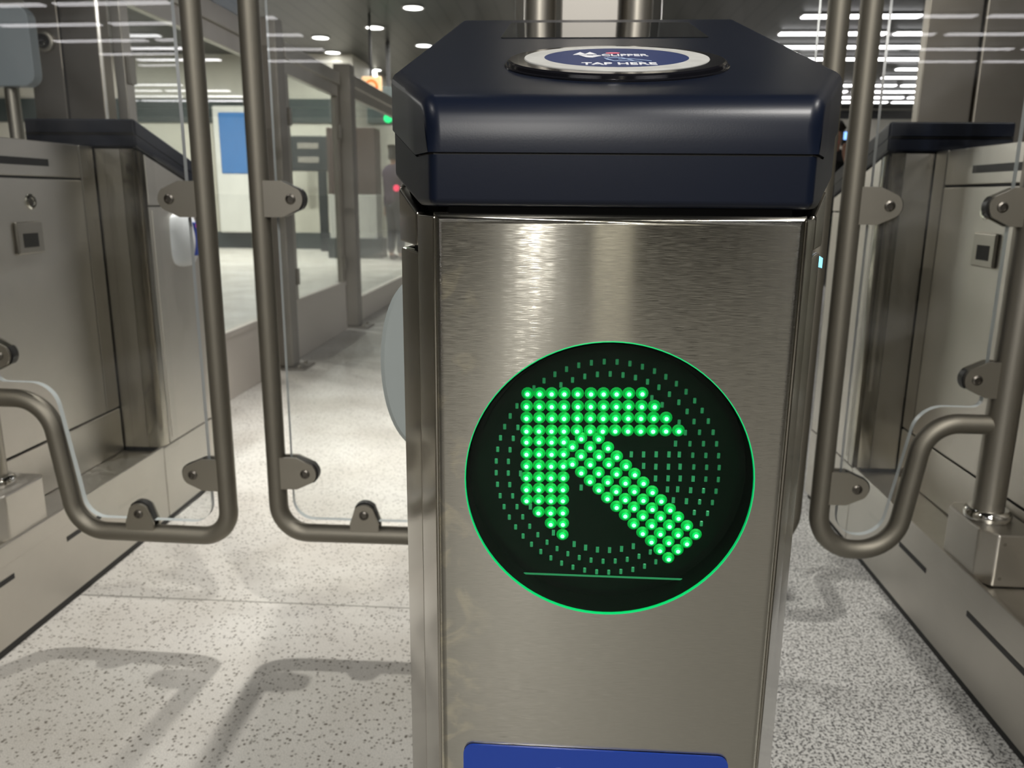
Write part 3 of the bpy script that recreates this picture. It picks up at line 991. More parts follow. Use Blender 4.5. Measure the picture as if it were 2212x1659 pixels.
def led_pos(x, z):
    """the lights sit on the circuit board 22 mm behind the lens; x, z in mm as read on the lens"""
    X, Z = 0.0331 + x / 1000, 0.8171 + z / 1000
    k = 0.5205 / 0.497
    return Vector((X * k, 0.5223, 1 + (Z - 1) * k))


def led_mesh():
    b = MB()
    m = Matrix.Rotation(PI / 2, 4, 'X')
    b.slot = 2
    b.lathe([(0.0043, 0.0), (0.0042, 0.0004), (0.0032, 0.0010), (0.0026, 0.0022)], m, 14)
    b.slot = 1
    b.lathe([(0.0026, 0.0021), (0.0022, 0.0029), (0.0013, 0.0034)], m, 14)
    b.slot = 0
    b.lathe([(0.00145, 0.0033), (0.0011, 0.0040), (0.0, 0.0044)], m, 12)
    return b


def put_led(proto, pos, parent):
    c = proto.copy()
    COL.objects.link(c)
    c.parent = parent
    c.location = pos - world_loc(parent)
    return c


lit = sorted(LIT, key=lambda p: -p[1])
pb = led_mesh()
lp = pb.build('lit_led', ['led_core', 'led_glow', 'led_halo'], None)
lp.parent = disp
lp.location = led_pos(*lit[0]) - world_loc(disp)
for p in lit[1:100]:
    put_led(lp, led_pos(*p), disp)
rest = MB()
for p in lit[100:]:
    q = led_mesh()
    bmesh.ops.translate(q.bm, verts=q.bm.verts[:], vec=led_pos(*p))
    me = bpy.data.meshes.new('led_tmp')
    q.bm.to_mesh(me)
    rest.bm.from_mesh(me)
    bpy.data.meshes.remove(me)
ro = rest.build('lit_leds_at_arrow_tail', ['led_core', 'led_glow', 'led_halo'], disp)
ro['kind'] = 'stuff'

off = []
for R_, n in ((72.6, 56), (64.6, 50), (56.4, 44)):
    for k in range(n):
        a = 2 * PI * (k + 0.5) / n
        off.append((-1.4 + R_ * math.cos(a), 9.4 + R_ * math.sin(a)))
off += [(14.2, 20.8), (22.1, 21.0), (30.2, 21.3), (38.4, 21.5), (45.0, 21.7), (22.5, 13.2), (30.4, 12.9), (38.5, 13.1), (46.0, 13.4), (30.6, 4.8), (38.7, 5.1), (46.5, 5.3), (38.7, -2.5), (45.3, -2.2), (42.9, -9.9), (42.2, 29.0), (-17.6, -3.1)]
off = [p for p in off if min(math.hypot(p[0] - q[0], p[1] - q[1]) for q in LIT) > 4.6]
off = [p for p in off if not (-56 < p[0] < -25 and -12 < p[1] < 62) and not (-30 < p[0] < 24 and 32 < p[1] < 62)]


def off_mesh():
    b = MB()
    b.box(-0.0011, 0.0011, -0.0010, 0, -0.0020, 0.0020, 0.0004, 1)
    return b


op = off_mesh().build('unlit_led', 'led_off', None)
op.parent = disp
op.location = led_pos(*off[0]) - world_loc(disp)
for p in off[1:100]:
    put_led(op, led_pos(*p), disp)
if len(off) > 100:
    rest = MB()
    for p in off[100:]:
        v = led_pos(*p)
        rest.box(v.x - 0.0011, v.x + 0.0011, v.y - 0.001, v.y, v.z - 0.002, v.z + 0.002)
    rest.build('unlit_leds_inside_arrow', 'led_off', disp, wn=False)['kind'] = 'stuff'

# blue sign with the wheelchair sign
b = MB()
msn = Matrix.Translation((CX - 0.0020, 0.4995, 0.4965)) @ Matrix.Rotation(PI / 2, 4, 'X')
b.prism(rounded_rect(0.0945, 0.1185, 0.0075), 0.0, 0.0016, mat=msn)
sign = b.build('sign_plate', 'sign_blue', gate, wn=False)
b = MB()
b.lathe([(0, 0.0016), (0.0150, 0.0016), (0.0150, 0.0020), (0, 0.0020)], msn @ Matrix.Translation((-0.0245, 0.0880, 0)), 40)
for p, w in ((((-0.024, 0.066), (-0.018, 0.0)), 0.009), (((-0.018, 0.0), (0.026, -0.004)), 0.009), (((0.026, -0.004), (0.044, -0.054)), 0.009), (((-0.022, 0.036), (0.018, 0.036)), 0.006), (((0.042, -0.054), (0.058, -0.048)), 0.007)):
    (x0, y0), (x1, y1) = p
    d = Vector((x1 - x0, y1 - y0)).normalized()
    nx, ny = -d.y * w, d.x * w
    b.prism([(x0 + nx, y0 + ny), (x0 - nx, y0 - ny), (x1 - nx, y1 - ny), (x1 + nx, y1 + ny)], 0.0016, 0.0020, mat=msn)
arc = [(-0.008 + 0.048 * math.cos(a), -0.044 + 0.048 * math.sin(a)) for a in [math.radians(t) for t in range(115, 381, 8)]]
arc2 = [(-0.008 + 0.036 * math.cos(a), -0.044 + 0.036 * math.sin(a)) for a in [math.radians(t) for t in range(115, 381, 8)]]
for i in range(len(arc) - 1):
    b.prism([arc[i], arc[i + 1], arc2[i + 1], arc2[i]], 0.0016, 0.0020, mat=msn)
b.build('wheelchair_symbol', 'sign_white', sign, wn=False)

# smooth reader pod on the wide lane's side of the centre console
def pod(parent, cx, y_face, zc, s, far, mat, blue, length=0.17):
    """half-round housing on the lane side; flat face towards the walker"""
    d = 1 if not far else -1
    nb = bmesh.new()
    n, rings = 40, []
    for t, kx, kz in ((0.0, 0.92, 0.95), (0.004, 1.0, 1.0), (0.05, 1.0, 1.0), (0.105, 0.86, 0.96), (0.145, 0.55, 0.85), (0.17, 0.15, 0.68)):
        ring = []
        for k in range(n):
            a = PI * k / (n - 1) - PI / 2
            ring.append(nb.verts.new((cx + s * (0.150 + 0.055 * kx * math.cos(a) ** 0.7), y_face + d * t * length / 0.17, zc + 0.087 * kz * math.sin(a))))
        rings.append(ring)
    for a, c in zip(rings, rings[1:]):
        for k in range(n - 1):
            nb.faces.new((a[k], a[k + 1], c[k + 1], c[k]))
        nb.faces.new((a[n - 1], a[0], c[0], c[n - 1]))
    nb.faces.new(rings[0])
    nb.faces.new(rings[-1])
    b = MB()
    b.merge(nb)
    o = b.build('reader_pod', mat, parent, wn=False)
    if blue:
        x0, x1 = sorted((cx + s * 0.160, cx + s * 0.2065))
        y0, y1 = sorted((y_face - d * 0.004, y_face + d * 0.030))
        b = MB(); b.box(x0, x1, y0, y1, zc - 0.052, zc + 0.052, 0.004, 2)
        b.build('pod_screen', 'pod_blue', o)
        x0, x1 = sorted((cx + s * 0.200, cx + s * 0.2080))
        b = MB(); b.box(x0, x1, y_face + d * 0.008, y_face + d * 0.020, zc + 0.036, zc + 0.047)
        b.build('pod_light', 'red_dot', o, wn=False)
    return o


pod(gate, CX, 0.735, 0.843, -1, False, 'pod', False)
pod(lgate, -1.3625, 2.510, 0.862, 1, True, 'pod_white', True, 0.10)
b = MB()
b.prism([(CX + 0.1570, 0.655), (CX + 0.1775, 0.668), (CX + 0.1775, 0.678), (CX + 0.1570, 0.676)], 0.934, 0.962, 0.0, topf=lambda x, y: 0.965 - 0.75 * max(0, x - CX - 0.163), botf=lambda x, y: 0.957 - 0.75 * max(0, x - CX - 0.163))
b.build('indicator_light', 'cyan', gate)
# steel column between the two hinge posts
b = MB(); b.box(CX - 0.048, CX + 0.060, 1.605, 1.675, 1.110, 2.0, 0.004)
b.build('centre_column', 'filler', gate)
for nm, g, cc in (('left', lgate, -1.3625), ('right', rgate, 1.011)):
    b = MB(); b.box(cc - 0.054, cc + 0.054, 1.605, 1.675, 1.110, 2.0, 0.004)
    b.build('centre_column', 'filler', g)


# ------------------------------------------------------------------ glass swing gates
def leaf(label, xp, xf, path, radii, pane, pradii, brackets, posts, tilt):
    """xp hinge post, xf free pole; path, pane in (x, z); built in the plane y = YD then swung by tilt"""
    YD = 1.64
    t = thing('glass_swing_gate', label, 'gate leaf', (xp, YD, 0.35), 'glass swing gate leaves')
    b = MB()
    b.tube([(xp, YD, 0.345), (xp, YD, 1.95)], 0.0305, 28)
    b.build('hinge_post', 'post', t)
    b = MB()
    b.lathe([(0.031, 0.0), (0.045, 0.0), (0.046, 0.005), (0.046, 0.012), (0.042, 0.018), (0.038, 0.021), (0.031, 0.021)], Matrix.Translation((xp, YD, 0.351)), 36, closed=True)
    b.build('collar', 'chrome', t)
    b = MB()
    p = fillet([(x, YD, z) for x, z in path], radii, 10)
    b.tube(p, 0.0205, 20)
    b.build('tube_frame', 'tube', t)
    q = fillet_loop([(x, z, 0) for x, z in pane], pradii, 8)
    b = MB()
    mm = Matrix(((1, 0, 0, 0), (0, 0, -1, YD + 0.005), (0, 1, 0, 0), (0, 0, 0, 1)))
    b.prism([(v.x, v.y) for v in q], -0.002, 0.012, mat=mm)
    for f in b.bm.faces:
        f.normal_update()
        f.material_index = 0 if abs(f.normal.y) > 0.9 else 1
        f.smooth = False
    b.build('glass_pane', ['glass', 'edge'], t, wn=False)
    for (x, z, dx, dz, wid, ln) in brackets + [(xx, zz, dd, 0, 0.074, 0.072) for xx, zz, dd in posts]:
        # plate from (x, z) pointing along (dx, dz)
        ux, uz = dx, dz
        vx, vz = -uz, ux
        hw = wid / 2
        tip = 0.026
        prof = [(0, -hw), (ln - 0.044, -hw)]
        prof += [(ln - tip + tip * math.cos(a), tip * math.sin(a)) for a in [math.radians(d) for d in range(-50, 51, 10)]]
        prof += [(ln - 0.044, hw), (0, hw)]
        b = MB()
        for y0, y1 in ((-0.016, -0.009), (0.009, 0.016)):
            mb_ = Matrix(((ux, vx, 0, x), (0, 0, 1, YD), (uz, vz, 0, z), (0, 0, 0, 1)))
            b.prism(prof, y0, y1, 0.0, mat=mb_)
        br = b.build('bracket', 'plate', t)
        b = MB()
        g = [(px * 1.0 + (0.004 if px > 0.05 else 0), pz) for px, pz in prof if px > 0.03]
        b.prism(g, -0.009, 0.009, mat=mb_)
        b.build('gasket', 'black', br, wn=False)
        mbt = Matrix.Translation((x + ux * (ln - 0.024), YD - 0.016, z + uz * (ln - 0.024))) @ Matrix.Rotation(PI / 2, 4, 'X')
        b = MB()
        b.lathe([(0.0, 0.0), (0.0105, 0.0), (0.0100, 0.002), (0.0068, 0.0035), (0.0062, 0.001), (0.0, 0.001)], mbt, 20)
        b.build('bolt', 'bolt', br)
    t.rotation_euler = (0, 0, tilt)
    return t


TOP = 1.86
Lx = -1.284
leaf('left glass gate leaf of the wide left lane, its open side near the left console', Lx, -0.732,
     [(Lx, 0.557), (-1.128, 0.557), (-1.090, 0.250), (-0.732, 0.250), (-0.732, TOP), (Lx, TOP)], [0.085, 0.075, 0.062, 0.07],
     [(-1.238, 0.595), (-1.108, 0.595), (-1.062, 0.285), (-0.767, 0.285), (-0.767, TOP - 0.035), (-1.238, TOP - 0.035)], [0.02, 0.06, 0.05, 0.045, 0.03, 0.03],
     [(-0.732, 0.990, -1, 0, 0.072, 0.092), (-0.732, 0.399, -1, 0, 0.072, 0.092), (-0.935, 0.250, 0, 1, 0.064, 0.075), (-0.732, 1.6, -1, 0, 0.072, 0.092)],
     [(Lx + 0.02, 0.655, 1), (Lx + 0.02, 0.99, 1), (Lx + 0.02, 1.6, 1)], math.radians(-1.5))
Cl = -0.055
leaf('right glass gate leaf of the wide left lane, passing behind the arrow console', Cl, -0.620,
     [(Cl, 0.557), (-0.170, 0.557), (-0.205, 0.262), (-0.620, 0.262), (-0.620, TOP), (Cl, TOP)], [0.085, 0.075, 0.066, 0.07],
     [(-0.102, 0.595), (-0.188, 0.595), (-0.238, 0.297), (-0.585, 0.297), (-0.585, TOP - 0.035), (-0.102, TOP - 0.035)], [0.02, 0.06, 0.05, 0.045, 0.03, 0.03],
     [(-0.620, 0.992, 1, 0, 0.072, 0.092), (-0.620, 0.406, 1, 0, 0.072, 0.092), (-0.425, 0.262, 0, 1, 0.064, 0.075), (-0.620, 1.6, 1, 0, 0.072, 0.092)],
     [(Cl - 0.02, 0.655, -1), (Cl - 0.02, 0.99, -1), (Cl - 0.02, 1.6, -1)], math.radians(0.6))
Cr = 0.128
leaf('left glass gate leaf of the narrow right lane, mostly hidden behind the arrow console', Cr, 0.502,
     [(Cr, 0.553), (0.300, 0.553), (0.338, 0.268), (0.502, 0.268), (0.502, TOP), (Cr, TOP)], [0.075, 0.08, 0.08, 0.07],
     [(0.175, 0.590), (0.320, 0.590), (0.372, 0.303), (0.467, 0.303), (0.467, TOP - 0.035), (0.175, TOP - 0.035)], [0.02, 0.06, 0.05, 0.045, 0.03, 0.03],
     [(0.502, 0.990, -1, 0, 0.072, 0.092), (0.502, 0.408, -1, 0, 0.072, 0.092), (0.502, 1.6, -1, 0, 0.072, 0.092)],
     [(Cr + 0.02, 0.649, 1), (Cr + 0.02, 0.99, 1), (Cr + 0.02, 1.6, 1)], 0.0)
Rx = 0.908
leaf('right glass gate leaf of the narrow right lane, ending in a U bend of tube', Rx, 0.561,
     [(Rx, 0.553), (0.760, 0.553), (0.722, 0.266), (0.561, 0.266), (0.561, TOP), (Rx, TOP)], [0.075, 0.085, 0.080, 0.07],
     [(0.862, 0.590), (0.738, 0.590), (0.690, 0.302), (0.596, 0.302), (0.596, TOP - 0.035), (0.862, TOP - 0.035)], [0.02, 0.06, 0.06, 0.045, 0.03, 0.03],
     [(0.561, 0.990, 1, 0, 0.072, 0.092), (0.561, 0.408, 1, 0, 0.072, 0.092), (0.561, 1.6, 1, 0, 0.072, 0.092)],
     [(Rx - 0.02, 0.649, -1), (Rx - 0.02, 0.99, -1), (Rx - 0.02, 1.6, -1)], 0.0)

# ------------------------------------------------------------------ glass fence along the left
FX = -1.66


def fence_panel(label, y0, y1, kick, top=1.86):
    t = thing('glass_fence_panel', label, 'fence', (FX, (y0 + y1) / 2, 0), 'glass fence panels on the left')
    b = MB(); b.box(FX - 0.022, FX + 0.022, y0, y1, 0.0, kick - 0.03, 0.004)
    b.box(FX - 0.028, FX + 0.028, y0, y1, kick - 0.03, kick, 0.003)
    b.build('kick_plate', 'kick', t)
    b = MB(); b.box(FX - 0.035, FX + 0.035, y0, y1, top - 0.09, top, 0.006); b.box(FX - 0.02, FX + 0.02, y0, y1, top - 0.17, top - 0.09, 0.003)
    b.build('top_rail', 'steel_y', t)
    for y in (y0 + 0.03, y1 - 0.03):
        b = MB(); b.box(FX - 0.02, FX + 0.02, y - 0.03, y + 0.03, kick, top - 0.17, 0.004)
        s = b.build('stile', 'steel', t)
        for z in (kick + 0.14, 1.45):
            b = MB(); b.box(FX + 0.02, FX + 0.036, y - 0.02, y + 0.02, z - 0.05, z + 0.05, 0.003); b.build('hinge', 'post', s)
    b = MB(); b.box(FX - 0.005, FX + 0.005, y0 + 0.06, y1 - 0.06, kick, top - 0.17)
    b.build('glass_pane', 'fence_glass', t, wn=False)


fence_panel('glass fence panel nearest the left console, seen between the two gate poles', 3.05, 4.33, 0.34)
fence_panel('glass fence panel behind the wide lane gate, between the two fence posts', 4.82, 5.96, 0.37)
fence_panel('long far glass fence panel beyond the second fence post', 6.26, 11.6, 0.20, 1.90)


def fence_post(y, label):
    t = thing('fence_post', label, 'fence post', (FX + 0.03, y, 0), 'steel fence posts')
    b = MB(); b.box(FX - 0.04, FX + 0.09, y - 0.06, y + 0.06, 0.012, 1.93, 0.008); b.build('shaft', 'fence_steel', t)
    b = MB(); b.box(FX - 0.07, FX + 0.17, y - 0.10, y + 0.10, 0.0, 0.012, 0.003); f = b.build('foot_plate', 'fence_steel', t)
    for dx in (0.125,):
        for dy in (-0.06, 0.06):
            b = MB(); b.lathe([(0, 0.012), (0.016, 0.012), (0.014, 0.026), (0, 0.030)], Matrix.Translation((FX + dx, y + dy, 0)), 12); b.build('anchor_bolt', 'chrome', f)


fence_post(4.57, 'steel fence post just right of the tall gate pole of the wide lane')
fence_post(6.11, 'steel fence post standing farther back, midway to the arrow console')

# ------------------------------------------------------------------ ceiling lights
def downlight(x, y, label, group, r=0.09):
    t = thing('downlight', label, 'ceiling light', (x, y, CEIL), group)
    b = MB(); b.lathe([(r, -0.001), (r + 0.025, -0.001), (r + 0.025, -0.018), (r, -0.018)], Matrix.Translation((x, y, CEIL)), 28, closed=True); b.build('trim_ring', 'fixture', t)
    b = MB(); b.lathe([(0, -0.002), (r - 0.002, -0.002), (r - 0.002, -0.012), (0, -0.014)], Matrix.Translation((x, y, CEIL)), 28); b.build('diffuser', 'downlight', t)


DL = ['downlight seen touching the right-hand pole of the left lane', 'downlight high left of centre, above the far fence rail', 'large bright downlight above the orange sign, nearer the blue top',
      'downlight cut by the top of the picture, nearest of the row', 'bright downlight just above the far end of the fence rail', 'dim downlight beside the top of the second fence post',
      'downlight just left of the blue console top', 'downlight directly above the orange hanging sign', 'downlight low beside the fence, left of the orange sign', 'farthest downlight, at the lower right of the orange sign']
for (x, y), lb in zip(FAR_LAMPS, DL):
    downlight(x, y, lb, 'downlights in the far ceiling', 0.13)
for x, y, _ in LAMPS + HALL_FILL:  # fixtures for out-of-view lamps, most of them added for fill
    downlight(x, y, 'unseen round downlight placed in the dark ceiling to light gates and hall', 'downlights above the gates')


def linear(x0, x1, y, label, group):
    t = thing('linear_light', label, 'ceiling light', ((x0 + x1) / 2, y, CEIL), group)
    b = MB(); b.box(x0, x1, y - 0.10, y + 0.10, CEIL - 0.03, CEIL - 0.001); b.build('housing', 'fixture', t, wn=False)
    b = MB(); b.box(x0 + 0.02, x1 - 0.02, y - 0.085, y + 0.085, CEIL - 0.045, CEIL - 0.028, 0.004, 1); b.build('diffuser', 'linear', t, wn=False)


ordn = ['nearest', 'second', 'third', 'fourth', 'fifth', 'sixth', 'seventh', 'eighth', 'ninth', 'farthest']
rows = [(12.11, 3.2), (13.3, 3.2), (14.42, 3.2), (15.6, 3.2), (16.75, 6.3), (17.86, 6.45), (19.05, 5.6), (20.1, 4.9), (21.2, 4.9), (22.2, 4.9)]
for i, (y, xs) in enumerate(rows):
    x = xs
    k = 0
    while x < xs + 5.2 and x < 9.6:
        linear(x, x + 1.62, y, 'bright linear ceiling light in the %s row beyond the right lane, %s from the left' % (ordn[i], ['first', 'second', 'third', 'fourth', 'fifth'][k]), 'linear lights in the right-hand ceiling')
        x += 1.72
        k += 1
for i in range(5):
    y = -7.6 - i * 1.25
    for xs in (-9.2, -7.4, -5.6, 3.9, 5.7, 7.5):
        linear(xs, xs + 1.66, y, 'linear ceiling light behind the viewer, showing only as a streak in the gate glass', 'linear lights behind the viewer')

# ------------------------------------------------------------------ things in the far hall
# ticket machine with a blue screen
t = thing('ticket_machine', 'ticket machine with a glowing blue screen and white frame, seen between gate poles', 'ticket machine', (-6.0, 14.9, 0))
b = MB(); b.box(-6.48, -5.55, 14.95, 15.14, 0.30, 2.58, 0.03); b.build('cabinet', 'white_frame', t)
b = MB(); b.box(-6.36, -5.67, 14.93, 14.96, 1.38, 2.46, 0.02); b.build('screen', 'screen_blue', t)
# dark sign on a leg
t = thing('dark_sign', 'dark notice board with two pale text rows beyond the glass fence', 'sign', (-4.6, 14.6, 0))
b = MB(); b.box(-4.92, -4.24, 14.55, 14.62, 1.42, 2.03, 0.02); b.build('board', 'dark_sign', t)
b = MB(); b.box(-4.44, -4.28, 14.56, 14.61, 0.0, 1.42, 0.01); b.build('leg', 'dark_sign', t)
for z in (1.86, 1.62):
    b = MB(); b.box(-4.78, -4.40, 14.545, 14.552, z - 0.05, z + 0.05); b.build('text_row', 'wall_grey', t, wn=False)
# kiosk
t = thing('kiosk', 'brown kiosk with pale lower half and a blue lamp, right of the second fence post', 'kiosk', (-3.4, 13.2, 0))
b = MB(); b.box(-3.80, -3.02, 13.0, 13.4, 0.32, 1.02, 0.01); b.build('lower_cabinet', 'white_frame', t)
b = MB(); b.box(-3.80, -3.02, 13.0, 13.4, 1.02, 2.05, 0.01); b.build('upper_cabinet', 'kiosk', t)
b = MB(); b.box(-3.84, -2.95, 12.98, 13.4, 0.0, 0.32, 0.01); b.build('base', 'dark_trim', t)
b = MB(); b.lathe([(0, 0), (0.055, 0), (0.045, 0.03), (0, 0.04)], Matrix.Translation((-3.52, 13.0, 1.84)) @ Matrix.Rotation(PI / 2, 4, 'X'), 16); b.build('lamp', 'blue_lamp', t)
# hanging gate header with a green lamp
t = thing('overhead_gantry', 'dark overhead gantry with a green signal lamp above the far gates', 'gantry', (-2.9, 14.0, CEIL))
b = MB(); b.box(-3.35, -1.2, 13.9, 14.2, 2.18, 2.78, 0.02); b.build('beam', 'dark_trim', t)
for x in (-3.0, -1.5):
    b = MB(); b.box(x - 0.03, x + 0.03, 14.02, 14.08, 2.78, CEIL); b.build('hanger', 'black_trim', t)
b = MB(); b.lathe([(0, 0), (0.075, 0), (0.065, 0.03), (0, 0.045)], Matrix.Translation((-2.99, 13.9, 2.27)) @ Matrix.Rotation(PI / 2, 4, 'X'), 20); b.build('signal_lamp', 'green_lamp', t)
# orange hanging sign
t = thing('hanging_sign', 'lit cream and orange sign hanging beside the blue console top', 'sign', (-2.8, 12.0, CEIL))
b = MB(); b.box(-2.95, -2.66, 11.97, 12.03, 2.36, 2.67, 0.02); b.build('panel', 'sign_orange', t)
b = MB(); b.box(-2.83, -2.80, 11.985, 12.015, 2.66, CEIL); b.build('hanger', 'black_trim', t)
b = MB()
ring = [(0.065, 0.0), (0.095, 0.0), (0.095, 0.004), (0.065, 0.004)]
b.lathe(ring, Matrix.Translation((-2.805, 11.969, 2.53)) @ Matrix.Rotation(PI / 2, 4, 'X'), 32, closed=True)
b.box(-2.742, -2.712, 11.965, 11.969, 2.43, 2.53)
b.build('mark', 'orange_ink', t, wn=False)
# dome camera on the column, blue-grey screen box beside it
t = thing('dome_camera', 'grey security camera dome fixed to the brown steel column on the left', 'camera', (-2.22, 3.46, 1.62))
b = MB(); b.lathe([(0, 0), (0.042, 0), (0.042, 0.012), (0.030, 0.018)], Matrix.Translation((-2.22, 3.498, 1.625)) @ Matrix.Rotation(PI / 2, 4, 'X'), 24); b.build('base', 'post', t)
b = MB(); b.lathe([(0.030, 0.016), (0.028, 0.030), (0.018, 0.042), (0, 0.046)], Matrix.Translation((-2.22, 3.498, 1.625)) @ Matrix.Rotation(PI / 2, 4, 'X'), 24); b.build('dome', 'gloss_black', t)
t = thing('display_screen', 'rounded blue-grey display housing on a pole at the upper left', 'display', (-2.02, 2.9, 0))
b = MB()
b.prism([(-2.02 + x, 1.505 + y) for x, y in rounded_rect(0.125, 0.135, 0.045, 6)], 0.0, 0.05, 0.006, 2, mat=Matrix(((1, 0, 0, 0), (0, 0, -1, 2.95), (0, 1, 0, 0), (0, 0, 0, 1))))
b.build('housing', 'blue_grey', t)
b = MB(); b.tube([(-2.02, 2.95, 0.0), (-2.02, 2.95, 1.42)], 0.025, 16); b.build('pole', 'post', t)
b = MB(); b.lathe([(0, 0), (0.11, 0), (0.11, 0.012), (0.03, 0.03), (0, 0.03)], Matrix.Translation((-2.02, 2.95, 0)), 28); b.build('foot', 'post', t)


# ------------------------------------------------------------------ people
def skin_mesh(name, verts, edges, root, mat, parent, sub=2):
    me = bpy.data.meshes.new(name)
    me.from_pydata([v[0] for v in verts], edges, [])
    o = bpy.data.objects.new(name, me)
    COL.objects.link(o)
    o.parent = parent
    md = o.modifiers.new('skin', 'SKIN')
    md.use_smooth_shade = True
    sk = me.skin_vertices[0].data
    for i, v in enumerate(verts):
        r = v[1]
        sk[i].radius = r if isinstance(r, tuple) else (r, r)
        sk[i].use_root = (i == root)
    sm = o.modifiers.new('sub', 'SUBSURF')
    sm.levels = sub
    sm.render_levels = sub
    me.materials.append(M[mat])
    return o


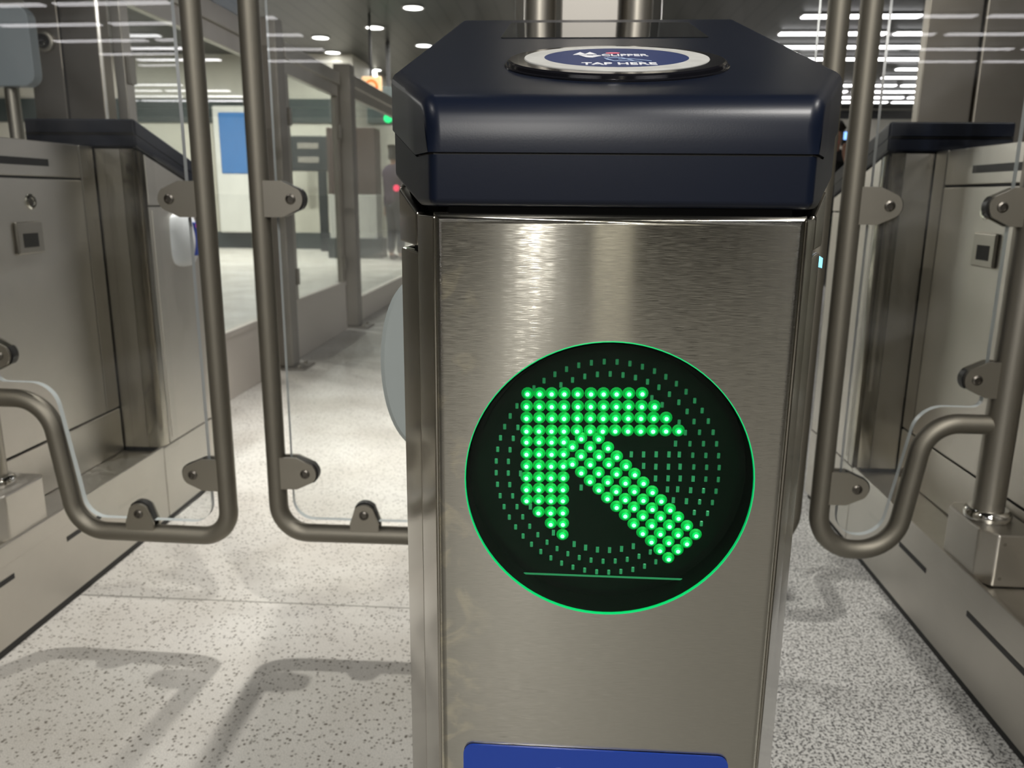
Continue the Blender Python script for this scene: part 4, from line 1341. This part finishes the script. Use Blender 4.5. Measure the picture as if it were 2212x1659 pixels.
def person(loc, rot, label, coat, trousers, phone):
    t = thing('person', label, 'person', loc)
    k = 0.97
    V = lambda x, y, z: (x * k, y * k, z * k)
    # hand positions
    lh = V(0.01, -0.30, 1.52) if phone else V(0.24, -0.04, 0.80)
    rh = V(-0.22, -0.10, 0.86) if phone else V(-0.24, -0.04, 0.80)
    le = V(0.26, -0.10, 1.08)
    re = V(-0.26, 0.02, 1.10)
    vs = [(V(0, 0, 0.98), (0.11, 0.08)), (V(0, 0, 1.20), (0.11, 0.075)), (V(0, 0, 1.40), (0.10, 0.065)), (V(0, 0.0, 1.52), 0.05), (V(0, -0.01, 1.64), (0.082, 0.095)), (V(0, -0.005, 1.74), (0.07, 0.085)),
          (V(0.18, 0, 1.41), 0.055), (le, 0.045), (lh, 0.032), (V(-0.18, 0, 1.41), 0.055), (re, 0.045), (rh, 0.032),
          (V(0.10, 0, 0.90), 0.09), (V(0.10, -0.02, 0.50), 0.062), (V(0.10, 0.02, 0.09), 0.042), (V(0.11, -0.13, 0.035), 0.036),
          (V(-0.10, 0, 0.90), 0.09), (V(-0.10, -0.02, 0.50), 0.062), (V(-0.10, 0.02, 0.09), 0.042), (V(-0.11, -0.13, 0.035), 0.036)]
    ed = [(0, 1), (1, 2), (2, 3), (3, 4), (4, 5), (2, 6), (6, 7), (7, 8), (2, 9), (9, 10), (10, 11), (0, 12), (12, 13), (13, 14), (14, 15), (0, 16), (16, 17), (17, 18), (18, 19)]
    # five fingers and a thumb root inside each palm
    for h, d in ((8, Vector((0.0, -0.6, 0.35)) if phone else Vector((0, -0.1, -1))), (11, Vector((0.0, -0.3, -0.9)))):
        base = Vector(vs[h][0])
        d = d.normalized()
        side = Vector((1, 0, 0))
        for i, (o_, ln) in enumerate(((-0.026, 0.07), (-0.009, 0.085), (0.009, 0.08), (0.026, 0.062), (0.045, 0.05))):
            n0 = len(vs)
            p1 = base + side * o_ + d * 0.05
            p2 = p1 + d * ln * 0.6 + Vector((0, -0.012, 0))
            vs.append((tuple(p1), 0.010)); vs.append((tuple(p2), 0.008))
            ed += [(h, n0), (n0, n0 + 1)]
    body = skin_mesh('body', vs, ed, 0, 'skin', t)
    jk = [(V(0, 0, 0.84), (0.19, 0.15)), (V(0, 0, 1.20), (0.175, 0.13)), (V(0, 0, 1.43), (0.155, 0.115)), (V(0, 0.005, 1.57), (0.08, 0.085)), (V(0.185, 0, 1.41), 0.072), (le, 0.06), (tuple(Vector(le).lerp(Vector(lh), 0.8)), 0.047),
          (V(-0.185, 0, 1.41), 0.072), (re, 0.06), (tuple(Vector(re).lerp(Vector(rh), 0.8)), 0.047)]
    skin_mesh('jacket', jk, [(0, 1), (1, 2), (2, 3), (2, 4), (4, 5), (5, 6), (2, 7), (7, 8), (8, 9)], 0, coat, t)
    tr = [(V(0, 0, 1.02), (0.16, 0.12)), (V(0.10, 0, 0.86), 0.105), (V(0.10, -0.02, 0.50), 0.08), (V(0.10, 0.02, 0.10), 0.06), (V(-0.10, 0, 0.86), 0.105), (V(-0.10, -0.02, 0.50), 0.08), (V(-0.10, 0.02, 0.10), 0.06)]
    skin_mesh('trousers', tr, [(0, 1), (1, 2), (2, 3), (0, 4), (4, 5), (5, 6)], 0, trousers, t)
    for s in (-1, 1):
        skin_mesh('shoe', [(V(s * 0.10, 0.05, 0.05), 0.05), (V(s * 0.105, -0.05, 0.045), (0.05, 0.045)), (V(s * 0.11, -0.15, 0.04), (0.045, 0.034))], [(0, 1), (1, 2)], 0, 'black', t)
    hr = [(V(0, 0.03, 1.60), (0.075, 0.05)), (V(0, 0.035, 1.70), (0.088, 0.085)), (V(0, 0.0, 1.765), (0.078, 0.085)), (V(0, -0.04, 1.785), (0.066, 0.045))]
    skin_mesh('hair', hr, [(0, 1), (1, 2), (2, 3)], 1, 'hair', t)
    skin_mesh('nose', [(V(0, -0.095, 1.675), 0.010), (V(0, -0.112, 1.645), 0.013)], [(0, 1)], 0, 'skin', t, 1)
    for s in (-1, 1):
        skin_mesh('eye', [(V(s * 0.032, -0.094, 1.685), 0.009), (V(s * 0.036, -0.092, 1.685), 0.009)], [(0, 1)], 0, 'hair', t, 1)
        skin_mesh('ear', [(V(s * 0.082, 0.0, 1.69), (0.010, 0.018)), (V(s * 0.082, 0.005, 1.65), (0.009, 0.014))], [(0, 1)], 0, 'skin', t, 1)
    skin_mesh('mouth', [(V(-0.022, -0.096, 1.60), 0.006), (V(0.022, -0.096, 1.60), 0.006)], [(0, 1)], 0, 'ink_pink', t, 1)
    t.rotation_euler = (0, 0, rot)
    return t


person((2.645, 8.4, 0), 0.0, 'dark-haired person in black raising a phone, behind the right gate', 'coat_black', 'trousers', True)
person((-2.66, 12.75, 0), math.radians(150), 'person in a dark purple jacket beyond the fence, beside the arrow console', 'coat_purple', 'trousers', False)
t = thing('phone', 'phone with a pale blue glow held up by the person in black', 'phone', (2.64, 8.07, 1.57))
b = MB(); b.box(2.606, 2.676, 8.058, 8.066, 1.500, 1.640, 0.003, 2); b.build('case', 'black', t)
b = MB(); b.box(2.622, 2.654, 8.054, 8.0585, 1.560, 1.630); b.build('back_light', 'blue_lamp', t, wn=False)
t = thing('tail_lamp', 'small red lamp carried at the hip of the person in purple', 'lamp', (-2.62, 12.6, 1.12))
b = MB(); b.lathe([(0, 0), (0.05, 0), (0.042, 0.025), (0, 0.035)], Matrix.Translation((-2.60, 12.56, 1.12)) @ Matrix.Rotation(PI / 2, 4, 'X'), 16); b.build('red_lens', 'red_lamp', t)
